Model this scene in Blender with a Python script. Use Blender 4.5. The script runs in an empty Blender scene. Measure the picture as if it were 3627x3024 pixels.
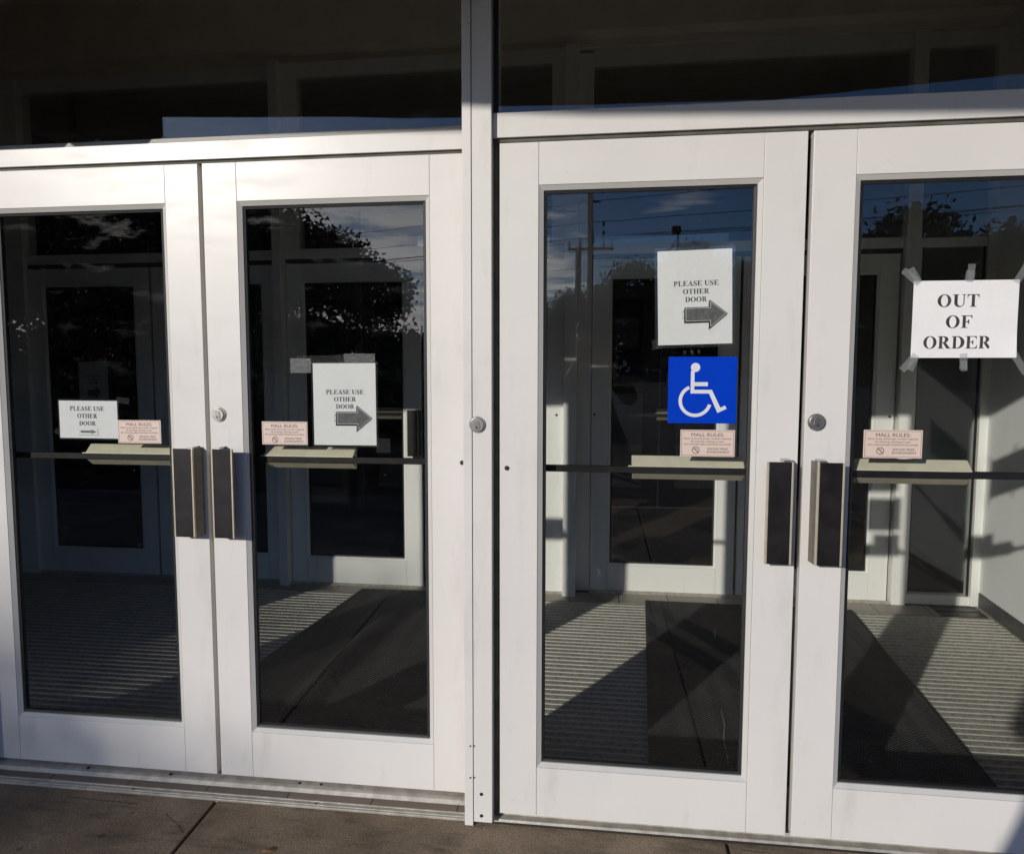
import bpy, bmesh, math, random
import numpy as np
from mathutils import Vector, Matrix

random.seed(7); rng = np.random.default_rng(7)
S = bpy.context.scene
COL = S.collection

# ------------------------------------------------------------------ camera, world, sun, exposure
cam_d = bpy.data.cameras.new('camera'); cam = bpy.data.objects.new('camera', cam_d); COL.objects.link(cam)
CAM = Vector((0.2988, -2.6168, 1.54))
yaw, pitch, roll = -0.1483, -0.0923, -0.0035
cp, sp, cy_, sy_ = math.cos(pitch), math.sin(pitch), math.cos(yaw), math.sin(yaw)
fwd = Vector((sy_*cp, cy_*cp, sp)); rt = Vector((cy_, -sy_, 0)); up = rt.cross(fwd)
rt2 = rt*math.cos(roll)+up*math.sin(roll); up2 = up*math.cos(roll)-rt*math.sin(roll)
M = Matrix((rt2, up2, -fwd)).transposed().to_4x4(); M.translation = CAM
cam.matrix_world = M
cam_d.sensor_fit = 'HORIZONTAL'; cam_d.sensor_width = 36.0
cam_d.lens = 2923.5/3627*36.0; cam_d.shift_x = 144.3/3627; cam_d.shift_y = 0.0
cam_d.clip_start = 0.01; cam_d.clip_end = 2000
S.camera = cam

SUNV = Vector((0.531, 1.0, -0.327)).normalized()      # the way the light travels
EL = math.asin(-SUNV.z); AZ = math.atan2(-SUNV.x, -SUNV.y)
world = bpy.data.worlds.new('World'); S.world = world; world.use_nodes = True
wt = world.node_tree; wt.nodes.clear()
def wn(t): return wt.nodes.new(t)
w_out = wn('ShaderNodeOutputWorld'); w_bg = wn('ShaderNodeBackground'); w_sky = wn('ShaderNodeTexSky')
w_sky.sky_type = 'NISHITA'; w_sky.sun_disc = False
w_sky.sun_elevation = EL; w_sky.sun_rotation = AZ % (2*math.pi)
w_sky.air_density = 0.8; w_sky.dust_density = 0.35; w_sky.ozone_density = 5.0
w_bg.inputs['Strength'].default_value = 0.11
# clouds: a noise layer laid over the sky by direction (a flat deck seen in perspective)
w_tc = wn('ShaderNodeTexCoord'); w_sep = wn('ShaderNodeSeparateXYZ')
wt.links.new(w_tc.outputs['Generated'], w_sep.inputs[0])
def wmath(op, a, b=None, clamp=False):
    n = wn('ShaderNodeMath'); n.operation = op; n.use_clamp = clamp
    for i, v in enumerate((a, b)):
        if v is None: continue
        if isinstance(v, (int, float)): n.inputs[i].default_value = v
        else: wt.links.new(v, n.inputs[i])
    return n.outputs[0]
zz = wmath('ADD', wmath('MAXIMUM', w_sep.outputs[2], 0.0), 0.06)
w_cmb = wn('ShaderNodeCombineXYZ')
wt.links.new(wmath('DIVIDE', w_sep.outputs[0], zz), w_cmb.inputs[0]); wt.links.new(wmath('DIVIDE', w_sep.outputs[1], zz), w_cmb.inputs[1])
w_noise = wn('ShaderNodeTexNoise'); w_noise.inputs['Scale'].default_value = 0.9; w_noise.inputs['Detail'].default_value = 8; w_noise.inputs['Roughness'].default_value = 0.62
wt.links.new(w_cmb.outputs[0], w_noise.inputs['Vector'])
# more cloud towards -x, less towards +x
bias = wmath('MULTIPLY', w_sep.outputs[0], -0.72)
dens = wmath('ADD', w_noise.outputs[0], bias)
w_ramp = wn('ShaderNodeMapRange'); w_ramp.inputs['From Min'].default_value = 0.53; w_ramp.inputs['From Max'].default_value = 0.66
wt.links.new(dens, w_ramp.inputs['Value'])
hz = wn('ShaderNodeMapRange'); hz.inputs['From Min'].default_value = 0.225; hz.inputs['From Max'].default_value = 0.15
wt.links.new(w_sep.outputs[2], hz.inputs['Value'])
fac = wmath('MULTIPLY', wmath('MULTIPLY', w_ramp.outputs[0], hz.outputs[0]), 0.8, True)
w_mix = wn('ShaderNodeMix'); w_mix.data_type = 'RGBA'
wt.links.new(fac, w_mix.inputs[0]); w_tint = wn('ShaderNodeMix'); w_tint.data_type = 'RGBA'; w_tint.blend_type = 'MULTIPLY'; w_tint.inputs[0].default_value = 1.0; w_tint.inputs[7].default_value = (0.90, 0.96, 1.10, 1)
wt.links.new(w_sky.outputs[0], w_tint.inputs[6]); wt.links.new(w_tint.outputs[2], w_mix.inputs[6]); w_mix.inputs[7].default_value = (26.0, 25.0, 24.0, 1)
wt.links.new(w_mix.outputs[2], w_bg.inputs['Color']); wt.links.new(w_bg.outputs[0], w_out.inputs[0])

sun_d = bpy.data.lights.new('sun', 'SUN'); sun = bpy.data.objects.new('sun', sun_d); COL.objects.link(sun)
sun_d.energy = 3.25; sun_d.angle = math.radians(0.7); sun_d.color = (1.0, 0.947, 0.875)
sun.rotation_euler = SUNV.to_track_quat('-Z', 'Y').to_euler(); sun.location = (-10, -20, 12)

S.view_settings.view_transform = 'Standard'; S.view_settings.look = 'None'
S.view_settings.exposure = -0.20; S.view_settings.gamma = 1.0
S.render.engine = 'CYCLES'
S.cycles.max_bounces = 10; S.cycles.diffuse_bounces = 5; S.cycles.glossy_bounces = 6
S.cycles.transparent_max_bounces = 40
S.cycles.caustics_reflective = False; S.cycles.caustics_refractive = False
S.cycles.sample_clamp_indirect = 6.0
S.cycles.use_denoising = True

# ------------------------------------------------------------------ materials
def newmat(name):
    m = bpy.data.materials.new(name); m.use_nodes = True
    nt = m.node_tree; b = nt.nodes['Principled BSDF']
    return m, nt, b
def noise_col(nt, b, c0, c1, scale, detail=4, stretch=None, rough=None, lo=0.35, hi=0.65, bump=0.0, bscale=None):
    tc = nt.nodes.new('ShaderNodeTexCoord'); mp = nt.nodes.new('ShaderNodeMapping')
    nt.links.new(tc.outputs['Object'], mp.inputs[0])
    if stretch: mp.inputs['Scale'].default_value = stretch
    n = nt.nodes.new('ShaderNodeTexNoise'); n.inputs['Scale'].default_value = scale; n.inputs['Detail'].default_value = detail
    nt.links.new(mp.outputs[0], n.inputs['Vector'])
    r = nt.nodes.new('ShaderNodeMapRange'); r.inputs['From Min'].default_value = lo; r.inputs['From Max'].default_value = hi
    nt.links.new(n.outputs[0], r.inputs['Value'])
    mx = nt.nodes.new('ShaderNodeMix'); mx.data_type = 'RGBA'
    mx.inputs[6].default_value = (*c0, 1); mx.inputs[7].default_value = (*c1, 1)
    nt.links.new(r.outputs[0], mx.inputs[0]); nt.links.new(mx.outputs[2], b.inputs['Base Color'])
    if rough is not None: b.inputs['Roughness'].default_value = rough
    if bump:
        n2 = nt.nodes.new('ShaderNodeTexNoise'); n2.inputs['Scale'].default_value = bscale or scale*6; n2.inputs['Detail'].default_value = 3
        nt.links.new(tc.outputs['Object'], n2.inputs['Vector'])
        bp = nt.nodes.new('ShaderNodeBump'); bp.inputs['Strength'].default_value = bump; bp.inputs['Distance'].default_value = 0.01
        nt.links.new(n2.outputs[0], bp.inputs['Height']); nt.links.new(bp.outputs[0], b.inputs['Normal'])
    return mx, tc
def simple(name, c, rough=0.6, metal=0.0, var=0.12, scale=30, bump=0.0, bscale=None, spec=None):
    m, nt, b = newmat(name)
    noise_col(nt, b, tuple(x*(1-var) for x in c), tuple(min(1, x*(1+var)) for x in c), scale, rough=rough, bump=bump, bscale=bscale)
    b.inputs['Metallic'].default_value = metal
    if spec is not None: b.inputs['Specular IOR Level'].default_value = spec
    return m

def paint_mat(name, base, rough, dirt=0.5):
    """white baked paint with faint grime, small scuffs and chips"""
    m, nt, b = newmat(name)
    mx, tc = noise_col(nt, b, tuple(x*0.955 for x in base), base, 2.2, detail=6, rough=rough)
    # sparse scuffs: thin short dark marks
    mp = nt.nodes.new('ShaderNodeMapping'); mp.inputs['Scale'].default_value = (17, 17, 31); mp.inputs['Rotation'].default_value = (0.5, 0.9, 0.4)
    nt.links.new(tc.outputs['Object'], mp.inputs[0])
    v = nt.nodes.new('ShaderNodeTexNoise'); v.inputs['Scale'].default_value = 1.0; v.inputs['Detail'].default_value = 1.5
    nt.links.new(mp.outputs[0], v.inputs['Vector'])
    r = nt.nodes.new('ShaderNodeMapRange'); r.inputs['From Min'].default_value = 0.765; r.inputs['From Max'].default_value = 0.85
    r.inputs['To Max'].default_value = dirt
    nt.links.new(v.outputs[0], r.inputs['Value'])
    m2 = nt.nodes.new('ShaderNodeMix'); m2.data_type = 'RGBA'; m2.inputs[7].default_value = (0.22, 0.20, 0.18, 1)
    nt.links.new(r.outputs[0], m2.inputs[0]); nt.links.new(mx.outputs[2], m2.inputs[6]); nt.links.new(m2.outputs[2], b.inputs['Base Color'])
    # broad rubbed grime, drawn out downwards
    mpg = nt.nodes.new('ShaderNodeMapping'); mpg.inputs['Scale'].default_value = (5.5, 5.5, 1.3); nt.links.new(tc.outputs['Object'], mpg.inputs[0])
    ng = nt.nodes.new('ShaderNodeTexNoise'); ng.inputs['Scale'].default_value = 1.7; ng.inputs['Detail'].default_value = 9; ng.inputs['Roughness'].default_value = 0.68
    nt.links.new(mpg.outputs[0], ng.inputs['Vector'])
    rg = nt.nodes.new('ShaderNodeMapRange'); rg.inputs['From Min'].default_value = 0.54; rg.inputs['From Max'].default_value = 0.80; rg.inputs['To Max'].default_value = 0.30
    nt.links.new(ng.outputs[0], rg.inputs['Value'])
    m4 = nt.nodes.new('ShaderNodeMix'); m4.data_type = 'RGBA'; m4.inputs[7].default_value = (0.36, 0.33, 0.29, 1)
    nt.links.new(rg.outputs[0], m4.inputs[0]); nt.links.new(m2.outputs[2], m4.inputs[6]); nt.links.new(m4.outputs[2], b.inputs['Base Color'])
    # roughness variation: wiped, streaky
    mp3 = nt.nodes.new('ShaderNodeMapping'); mp3.inputs['Scale'].default_value = (3, 3, 14); mp3.inputs['Rotation'].default_value = (0, 0.25, 0)
    nt.links.new(tc.outputs['Object'], mp3.inputs[0])
    n3 = nt.nodes.new('ShaderNodeTexNoise'); n3.inputs['Scale'].default_value = 1.6; n3.inputs['Detail'].default_value = 5
    nt.links.new(mp3.outputs[0], n3.inputs['Vector'])
    r3 = nt.nodes.new('ShaderNodeMapRange'); r3.inputs['From Min'].default_value = 0.3; r3.inputs['From Max'].default_value = 0.7
    r3.inputs['To Min'].default_value = rough-0.05; r3.inputs['To Max'].default_value = rough+0.07
    nt.links.new(n3.outputs[0], r3.inputs['Value']); nt.links.new(r3.outputs[0], b.inputs['Roughness'])
    return m
WHITE = paint_mat('white_paint', (0.78, 0.752, 0.715), 0.33)
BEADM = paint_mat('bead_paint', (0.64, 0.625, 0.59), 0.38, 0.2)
INWHITE = paint_mat('inner_white_paint', (0.87, 0.865, 0.825), 0.42)
WALLM = simple('white_plaster', (0.88, 0.885, 0.87), 0.85, var=0.03, scale=3, bump=0.15, bscale=120)
STUCCO = simple('stucco', (0.45, 0.42, 0.38), 0.9, var=0.08, scale=6, bump=0.4, bscale=90)
CEILM = simple('brown_bulkhead', (0.84, 0.755, 0.66), 0.9, var=0.06, scale=5, bump=0.1, bscale=60)
SOFFM = simple('soffit_paint', (0.20, 0.178, 0.155), 0.9, var=0.05, scale=3)
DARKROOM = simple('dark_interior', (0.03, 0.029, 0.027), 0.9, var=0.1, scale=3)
BLACK = simple('black_rubber', (0.012, 0.012, 0.012), 0.55, var=0.3, scale=60)
REVEAL = simple('dark_reveal', (0.10, 0.095, 0.075), 0.7, var=0.25, scale=14)
GRIP = simple('black_laminate', (0.013, 0.011, 0.012), 0.45, var=0.35, scale=22, spec=0.28)
ALU = simple('mill_aluminium', (0.45, 0.42, 0.36), 0.45, metal=0.25, var=0.18, scale=25, bump=0.06, bscale=200)
BEIGE = simple('champagne_anodised', (0.80, 0.745, 0.56), 0.36, metal=0.12, var=0.06, scale=20)
FLANGE = simple('dark_anodised_flange', (0.17, 0.152, 0.125), 0.45, metal=0.2, var=0.12, scale=40)
HBEIGE = simple('handle_edge', (0.60, 0.53, 0.40), 0.35, metal=0.35, var=0.08, scale=30)
STEEL = simple('satin_steel', (0.50, 0.48, 0.45), 0.32, metal=0.9, var=0.1, scale=60)
DARKMET = simple('dark_hole', (0.02, 0.02, 0.02), 0.6, var=0.2, scale=50)
PAPER = simple('paper', (0.88, 0.868, 0.86), 0.85, var=0.02, scale=8, bump=0.25, bscale=22)
INK = simple('ink', (0.025, 0.025, 0.027), 0.7, var=0.3, scale=40)
INKO = simple('worn_ink', (0.05, 0.045, 0.045), 0.7, var=0.5, scale=60)
INKG = simple('grey_ink', (0.13, 0.13, 0.13), 0.7, var=0.25, scale=70)
PINK = simple('pale_pink_plastic', (0.74, 0.58, 0.50), 0.5, var=0.02, scale=10)
PINKINK = simple('brown_ink', (0.06, 0.045, 0.04), 0.6, var=0.1, scale=30)
BLUE = simple('blue_vinyl', (0.0, 0.045, 0.52), 0.55, var=0.03, scale=6, spec=0.06)
SIGNW = simple('white_vinyl', (0.74, 0.74, 0.77), 0.45, var=0.02, scale=6)
BASEB = simple('grey_rubber_base', (0.075, 0.073, 0.07), 0.5, var=0.1, scale=10)
BRASS = simple('bolt_dark', (0.05, 0.05, 0.05), 0.4, metal=0.6, var=0.2, scale=80)
BARK = simple('bark', (0.06, 0.045, 0.03), 0.95, var=0.3, scale=9, bump=0.6, bscale=30)
LEAFA = simple('leaf_dark', (0.035, 0.055, 0.022), 0.6, var=0.5, scale=1.2)
LEAFB = simple('leaf_mid', (0.05, 0.075, 0.028), 0.6, var=0.5, scale=1.2)
DRYLEAF = simple('dry_leaf_brown', (0.30, 0.16, 0.06), 0.7, var=0.3, scale=60)
WOODP = simple('weathered_pole', (0.07, 0.055, 0.045), 0.9, var=0.25, scale=6)
WIRE = simple('wire_black', (0.02, 0.02, 0.02), 0.6)
LAMPM = simple('lamp_bronze', (0.03, 0.028, 0.026), 0.5)

def glass_mat(name, tint, f0, haze, veil):
    m = bpy.data.materials.new(name); m.use_nodes = True; nt = m.node_tree; nt.nodes.clear()
    N = nt.nodes.new; L = nt.links.new
    out = N('ShaderNodeOutputMaterial'); tr = N('ShaderNodeBsdfTransparent'); tr.inputs[0].default_value = (*tint, 1)
    gl = N('ShaderNodeBsdfGlossy'); gl.inputs['Roughness'].default_value = 0.0; gl.inputs['Color'].default_value = (0.96, 0.98, 1.0, 1)
    lw = N('ShaderNodeLayerWeight'); lw.inputs[0].default_value = 0.5
    pw = N('ShaderNodeMath'); pw.operation = 'POWER'; pw.inputs[1].default_value = 5; L(lw.outputs['Facing'], pw.inputs[0])
    ma = N('ShaderNodeMath'); ma.operation = 'MULTIPLY_ADD'; ma.inputs[1].default_value = 1-f0; ma.inputs[2].default_value = f0; L(pw.outputs[0], ma.inputs[0])
    # old panes are not perfectly flat
    tc = N('ShaderNodeTexCoord'); nz = N('ShaderNodeTexNoise'); nz.inputs['Scale'].default_value = 2.2; nz.inputs['Detail'].default_value = 1.0
    L(tc.outputs['Object'], nz.inputs['Vector'])
    bp = N('ShaderNodeBump'); bp.inputs['Strength'].default_value = 0.02; bp.inputs['Distance'].default_value = 0.02; L(nz.outputs[0], bp.inputs['Height']); L(bp.outputs[0], gl.inputs['Normal'])
    mx = N('ShaderNodeMixShader'); L(ma.outputs[0], mx.inputs[0]); L(tr.outputs[0], mx.inputs[1]); L(gl.outputs[0], mx.inputs[2])
    # wiped-on smears: rough gloss, and dust: a thin diffuse veil, both streaky
    mp = N('ShaderNodeMapping'); mp.inputs['Scale'].default_value = (2.2, 2.2, 7.5); mp.inputs['Rotation'].default_value = (0, 0.5, 0); L(tc.outputs['Object'], mp.inputs[0])
    n2 = N('ShaderNodeTexNoise'); n2.inputs['Scale'].default_value = 1.5; n2.inputs['Detail'].default_value = 7; n2.inputs['Roughness'].default_value = 0.7; L(mp.outputs[0], n2.inputs['Vector'])
    rm = N('ShaderNodeMapRange'); rm.inputs['From Min'].default_value = 0.56; rm.inputs['From Max'].default_value = 0.85; rm.inputs['To Max'].default_value = haze; L(n2.outputs[0], rm.inputs['Value'])
    g2 = N('ShaderNodeBsdfGlossy'); g2.inputs['Roughness'].default_value = 0.22
    m2 = N('ShaderNodeMixShader'); L(rm.outputs[0], m2.inputs[0]); L(mx.outputs[0], m2.inputs[1]); L(g2.outputs[0], m2.inputs[2])
    n3 = N('ShaderNodeTexNoise'); n3.inputs['Scale'].default_value = 75; n3.inputs['Detail'].default_value = 2; L(tc.outputs['Object'], n3.inputs['Vector'])
    r3 = N('ShaderNodeMapRange'); r3.inputs['From Min'].default_value = 0.735; r3.inputs['From Max'].default_value = 0.80; r3.inputs['To Max'].default_value = veil*110; L(n3.outputs[0], r3.inputs['Value'])
    r4 = N('ShaderNodeMapRange'); r4.inputs['From Min'].default_value = 0.35; r4.inputs['From Max'].default_value = 0.75; r4.inputs['To Max'].default_value = veil; L(n2.outputs[0], r4.inputs['Value'])
    ad = N('ShaderNodeMath'); ad.operation = 'ADD'; L(r3.outputs[0], ad.inputs[0]); L(r4.outputs[0], ad.inputs[1])
    df = N('ShaderNodeBsdfDiffuse'); df.inputs[0].default_value = (0.7, 0.72, 0.75, 1)
    m3 = N('ShaderNodeMixShader'); L(ad.outputs[0], m3.inputs[0]); L(m2.outputs[0], m3.inputs[1]); L(df.outputs[0], m3.inputs[2])
    L(m3.outputs[0], out.inputs[0])
    return m
GLASS = glass_mat('door_glass', (0.972, 0.980, 0.972), 0.043, 0.022, 0.0006)
GLASSIN = glass_mat('inner_glass', (0.90, 0.915, 0.90), 0.040, 0.002, 0.0006)

def film_mat(name, col, opaque, gloss, rough):
    m = bpy.data.materials.new(name); m.use_nodes = True; nt = m.node_tree; nt.nodes.clear()
    N = nt.nodes.new; L = nt.links.new
    out = N('ShaderNodeOutputMaterial'); tr = N('ShaderNodeBsdfTransparent'); df = N('ShaderNodeBsdfDiffuse'); df.inputs[0].default_value = (*col, 1)
    gl = N('ShaderNodeBsdfGlossy'); gl.inputs['Roughness'].default_value = rough
    tc = N('ShaderNodeTexCoord'); nz = N('ShaderNodeTexNoise'); nz.inputs['Scale'].default_value = 90; L(tc.outputs['Object'], nz.inputs['Vector'])
    bp = N('ShaderNodeBump'); bp.inputs['Strength'].default_value = 0.25; bp.inputs['Distance'].default_value = 0.004; L(nz.outputs[0], bp.inputs['Height']); L(bp.outputs[0], gl.inputs['Normal'])
    a = N('ShaderNodeMixShader'); a.inputs[0].default_value = opaque; L(tr.outputs[0], a.inputs[1]); L(df.outputs[0], a.inputs[2])
    b = N('ShaderNodeMixShader'); b.inputs[0].default_value = gloss; L(a.outputs[0], b.inputs[1]); L(gl.outputs[0], b.inputs[2])
    L(b.outputs[0], out.inputs[0]); return m
TAPE = film_mat('frosted_tape', (0.50, 0.52, 0.52), 0.15, 0.025, 0.3)
SLEEVE = film_mat('clear_sleeve', (0.6, 0.6, 0.6), 0.02, 0.07, 0.12)

# ------------------------------------------------------------------ mesh helpers
class MB:
    """collects shapes and links them as ONE mesh object"""
    def __init__(s): s.v = []; s.f = []; s.sm = []
    def add(s, vs, fs, smooth=False):
        o = len(s.v); s.v += [tuple(v) for v in vs]; s.f += [tuple(i+o for i in f) for f in fs]; s.sm += [smooth]*len(fs); return s
    def box(s, x0, x1, y0, y1, z0, z1, bev=0.0):
        if bev <= 0:
            return s.add([(x0,y0,z0),(x1,y0,z0),(x1,y1,z0),(x0,y1,z0),(x0,y0,z1),(x1,y0,z1),(x1,y1,z1),(x0,y1,z1)],
                         [(3,2,1,0),(4,5,6,7),(0,1,5,4),(1,2,6,5),(2,3,7,6),(3,0,4,7)])
        bm = bmesh.new(); bmesh.ops.create_cube(bm, size=1.0)
        for v in bm.verts: v.co = ((x0+x1)/2+v.co.x*(x1-x0), (y0+y1)/2+v.co.y*(y1-y0), (z0+z1)/2+v.co.z*(z1-z0))
        bmesh.ops.bevel(bm, geom=list(bm.edges), offset=bev, segments=2, profile=0.5, affect='EDGES')
        bm.verts.index_update(); s.add([v.co[:] for v in bm.verts], [[v.index for v in f.verts] for f in bm.faces]); bm.free(); return s
    def prism(s, pts, axis, a0, a1):
        """pts: closed 2D outline; axis 'x': pts=(y,z); 'y': pts=(x,z); 'z': pts=(x,y)"""
        def mk(p, a): return (a,p[0],p[1]) if axis=='x' else (p[0],a,p[1]) if axis=='y' else (p[0],p[1],a)
        n = len(pts); vs = [mk(p,a0) for p in pts]+[mk(p,a1) for p in pts]
        fs = [tuple(range(n))[::-1], tuple(range(n,2*n))]+[(i,(i+1)%n,n+(i+1)%n,n+i) for i in range(n)]
        return s.add(vs, fs)
    def cyl(s, c, r, axis, a0, a1, n=24, r1=None, smooth=True):
        r1 = r if r1 is None else r1; o=[]
        for a, rr in ((a0,r),(a1,r1)):
            for i in range(n):
                t = 2*math.pi*i/n; p=(c[0]+rr*math.cos(t), c[1]+rr*math.sin(t))
                o.append((a,p[0],p[1]) if axis=='x' else (p[0],a,p[1]) if axis=='y' else (p[0],p[1],a))
        b = len(s.v); s.v += o
        for i in range(n): s.f.append((b+i,b+(i+1)%n,b+n+(i+1)%n,b+n+i)); s.sm.append(smooth)
        s.f.append(tuple(b+i for i in range(n))[::-1]); s.f.append(tuple(b+n+i for i in range(n))); s.sm += [False,False]; return s
    def tube(s, pts, r, n=6):
        pts = [Vector(p) for p in pts]; rs = r if isinstance(r,(list,tuple)) else [r]*len(pts); b=len(s.v)
        for i,p in enumerate(pts):
            d = (pts[min(i+1,len(pts)-1)]-pts[max(i-1,0)]).normalized()
            a = d.orthogonal().normalized() if abs(d.z)>.9 else d.cross(Vector((0,0,1))).normalized(); c=d.cross(a)
            for k in range(n):
                t=2*math.pi*k/n; s.v.append(tuple(p+(a*math.cos(t)+c*math.sin(t))*rs[i]))
        for i in range(len(pts)-1):
            for k in range(n):
                s.f.append((b+i*n+k,b+i*n+(k+1)%n,b+(i+1)*n+(k+1)%n,b+(i+1)*n+k)); s.sm.append(True)
        s.f.append(tuple(b+k for k in range(n))[::-1]); s.f.append(tuple(b+(len(pts)-1)*n+k for k in range(n))); s.sm += [False,False]; return s
    def build(s, name, mat, parent=None, loc=None):
        me = bpy.data.meshes.new(name); me.from_pydata(s.v, [], s.f); me.update()
        if any(s.sm): me.polygons.foreach_set('use_smooth', s.sm)
        bm = bmesh.new(); bm.from_mesh(me); bmesh.ops.recalc_face_normals(bm, faces=bm.faces); bm.to_mesh(me); bm.free()
        me.materials.append(mat); o = bpy.data.objects.new(name, me); COL.objects.link(o)
        if parent: o.parent = parent
        if loc: o.location = loc
        return o
def tag(o, label=None, cat=None, group=None, kind=None):
    if label: o['label'] = label
    if cat: o['category'] = cat
    if group: o['group'] = group
    if kind: o['kind'] = kind
    return o
def empty(name, loc, label, cat, group=None):
    o = bpy.data.objects.new(name, None); COL.objects.link(o); o.location = loc; o.empty_display_size = 0.1
    return tag(o, label, cat, group)

# ------------------------------------------------------------------ lettering
def arc(cx, cz, rx, rz, a0, a1, n=10):
    return [(cx+rx*math.cos(math.radians(a0+(a1-a0)*i/n)), cz+rz*math.sin(math.radians(a0+(a1-a0)*i/n))) for i in range(n+1)]
def stem(x0, x1, ov=0.09):      # serifed stem outline pieces
    return x0-ov, x1+ov
t_ = 0.045
SER = {}      # glyph: (advance, [contours])
SER['P'] = (0.90, [[(0.03,0),(0.50,0),(0.50,t_),(0.38,t_+.02),(0.38,0.45),(0.48,0.45)]+arc(0.48,0.725,0.36,0.275,-90,90,14)+[(0.03,1),(0.03,1-t_),(0.14,1-t_-.02),(0.14,t_+.02),(0.03,t_)],
                  [(0.38,0.51),(0.44,0.51)]+arc(0.44,0.725,0.14,0.215,-90,90,10)+[(0.38,0.94)]])
SER['R'] = (1.07, [[(0.03,0),(0.50,0),(0.50,t_),(0.38,t_+.02),(0.38,0.46),(0.43,0.46),(0.74,0),(1.07,0),(1.07,t_),(0.99,t_+.02),(0.68,0.475)]+arc(0.52,0.74,0.34,0.26,-62,90,12)+[(0.03,1),(0.03,1-t_),(0.14,1-t_-.02),(0.14,t_+.02),(0.03,t_)],
                  [(0.38,0.52),(0.45,0.52)]+arc(0.45,0.73,0.14,0.21,-90,90,10)+[(0.38,0.94)]])
SER['L'] = (0.98, [[(0.03,0),(0.92,0),(0.96,0.30),(0.91,0.30)]+arc(0.70,0.30,0.20,0.235,-8,-90,8)+[(0.38,0.065),(0.38,1-t_-.02),(0.52,1-t_),(0.52,1),(0.03,1),(0.03,1-t_),(0.14,1-t_-.02),(0.14,t_+.02),(0.03,t_)]])
SER['E'] = (0.99, [[(0.03,0),(0.92,0),(0.96,0.28),(0.91,0.28)]+arc(0.70,0.28,0.20,0.22,-8,-90,8)+[(0.38,0.06),(0.38,0.485),(0.50,0.485),(0.60,0.34),(0.645,0.34),(0.645,0.69),(0.60,0.69),(0.50,0.545),(0.38,0.545),(0.38,0.94),(0.64,0.94)]+arc(0.66,0.75,0.20,0.19,90,10,8)+[(0.905,0.75),(0.89,1),(0.03,1),(0.03,1-t_),(0.14,1-t_-.02),(0.14,t_+.02),(0.03,t_)]])
SER['F'] = (0.90, [[(0.03,0),(0.52,0),(0.52,t_),(0.38,t_+.02),(0.38,0.47),(0.50,0.47),(0.60,0.32),(0.645,0.32),(0.645,0.68),(0.60,0.68),(0.50,0.53),(0.38,0.53),(0.38,0.94),(0.62,0.94)]+arc(0.64,0.74,0.20,0.20,90,10,8)+[(0.885,0.74),(0.87,1),(0.03,1),(0.03,1-t_),(0.14,1-t_-.02),(0.14,t_+.02),(0.03,t_)]])
SER['T'] = (0.97, [[(0.23,0),(0.74,0),(0.74,t_),(0.605,t_+.02),(0.605,0.945),(0.68,0.945)]+arc(0.70,0.72,0.20,0.22,90,8,8)+[(0.945,0.72),(0.93,1),(0.04,1),(0.025,0.72),(0.07,0.72)]+arc(0.27,0.72,0.20,0.22,172,90,8)+[(0.365,0.945),(0.365,t_+.02),(0.23,t_)]])
SER['O'] = (1.14, [arc(0.57,0.5,0.53,0.52,0,360,36)[:-1], arc(0.57,0.5,0.265,0.465,0,360,30)[:-1]])
SER['D'] = (1.07, [[(0.03,0),(0.50,0)]+arc(0.50,0.5,0.54,0.5,-90,90,18)+[(0.03,1),(0.03,1-t_),(0.14,1-t_-.02),(0.14,t_+.02),(0.03,t_)],
                  [(0.38,0.06),(0.46,0.06)]+arc(0.46,0.5,0.29,0.44,-90,90,14)+[(0.38,0.94)]])
SER['U'] = (1.06, [[(0.03,1),(0.03,1-t_),(0.14,1-t_-.02),(0.14,0.34)]+arc(0.53,0.34,0.39,0.36,180,360,16)[1:]+[(0.92,1-t_-.02),(1.04,1-t_),(1.04,1),(0.72,1),(0.72,1-t_),(0.845,1-t_-.02),(0.845,0.34)]+arc(0.62,0.34,0.225,0.27,0,-180,12)[1:]+[(0.395,1-t_-.02),(0.51,1-t_),(0.51,1)]])
SER['H'] = (1.14, [[(0.03,0),(0.49,0),(0.49,t_),(0.38,t_+.02),(0.38,0.47),(0.76,0.47),(0.76,t_+.02),(0.65,t_),(0.65,0),(1.11,0),(1.11,t_),(1.0,t_+.02),(1.0,1-t_-.02),(1.11,1-t_),(1.11,1),(0.65,1),(0.65,1-t_),(0.76,1-t_-.02),(0.76,0.54),(0.38,0.54),(0.38,1-t_-.02),(0.49,1-t_),(0.49,1),(0.03,1),(0.03,1-t_),(0.14,1-t_-.02),(0.14,t_+.02),(0.03,t_)]])
SER['A'] = (1.07, [[(0.01,0),(0.36,0),(0.36,t_),(0.24,t_+.02),(0.315,0.28),(0.64,0.28),(0.71,t_+.02),(0.60,t_),(0.60,0),(1.06,0),(1.06,t_),(0.985,t_+.02),(0.60,1.02),(0.53,1.02),(0.12,t_+.02),(0.01,t_)],
                  [(0.34,0.345),(0.62,0.345),(0.475,0.74)]])
SER['S'] = (0.82, [[(0.08,0.34),(0.05,-0.02),(0.10,-0.02),(0.15,0.035)]+arc(0.40,0.27,0.37,0.29,-125,20,14)+[(0.70,0.46),(0.56,0.565),(0.38,0.66),(0.29,0.735)]+arc(0.40,0.83,0.155,0.13,200,80,6)+[(0.54,0.93),(0.64,0.83),(0.69,0.68),(0.73,0.68),(0.71,1.02),(0.66,1.02),(0.61,0.965)]+arc(0.39,0.75,0.32,0.27,60,200,12)+[(0.13,0.56),(0.26,0.46),(0.42,0.375),(0.52,0.30)]+arc(0.40,0.19,0.165,0.14,30,-90,8)+[(0.27,0.07),(0.17,0.18),(0.12,0.34)]])

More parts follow.
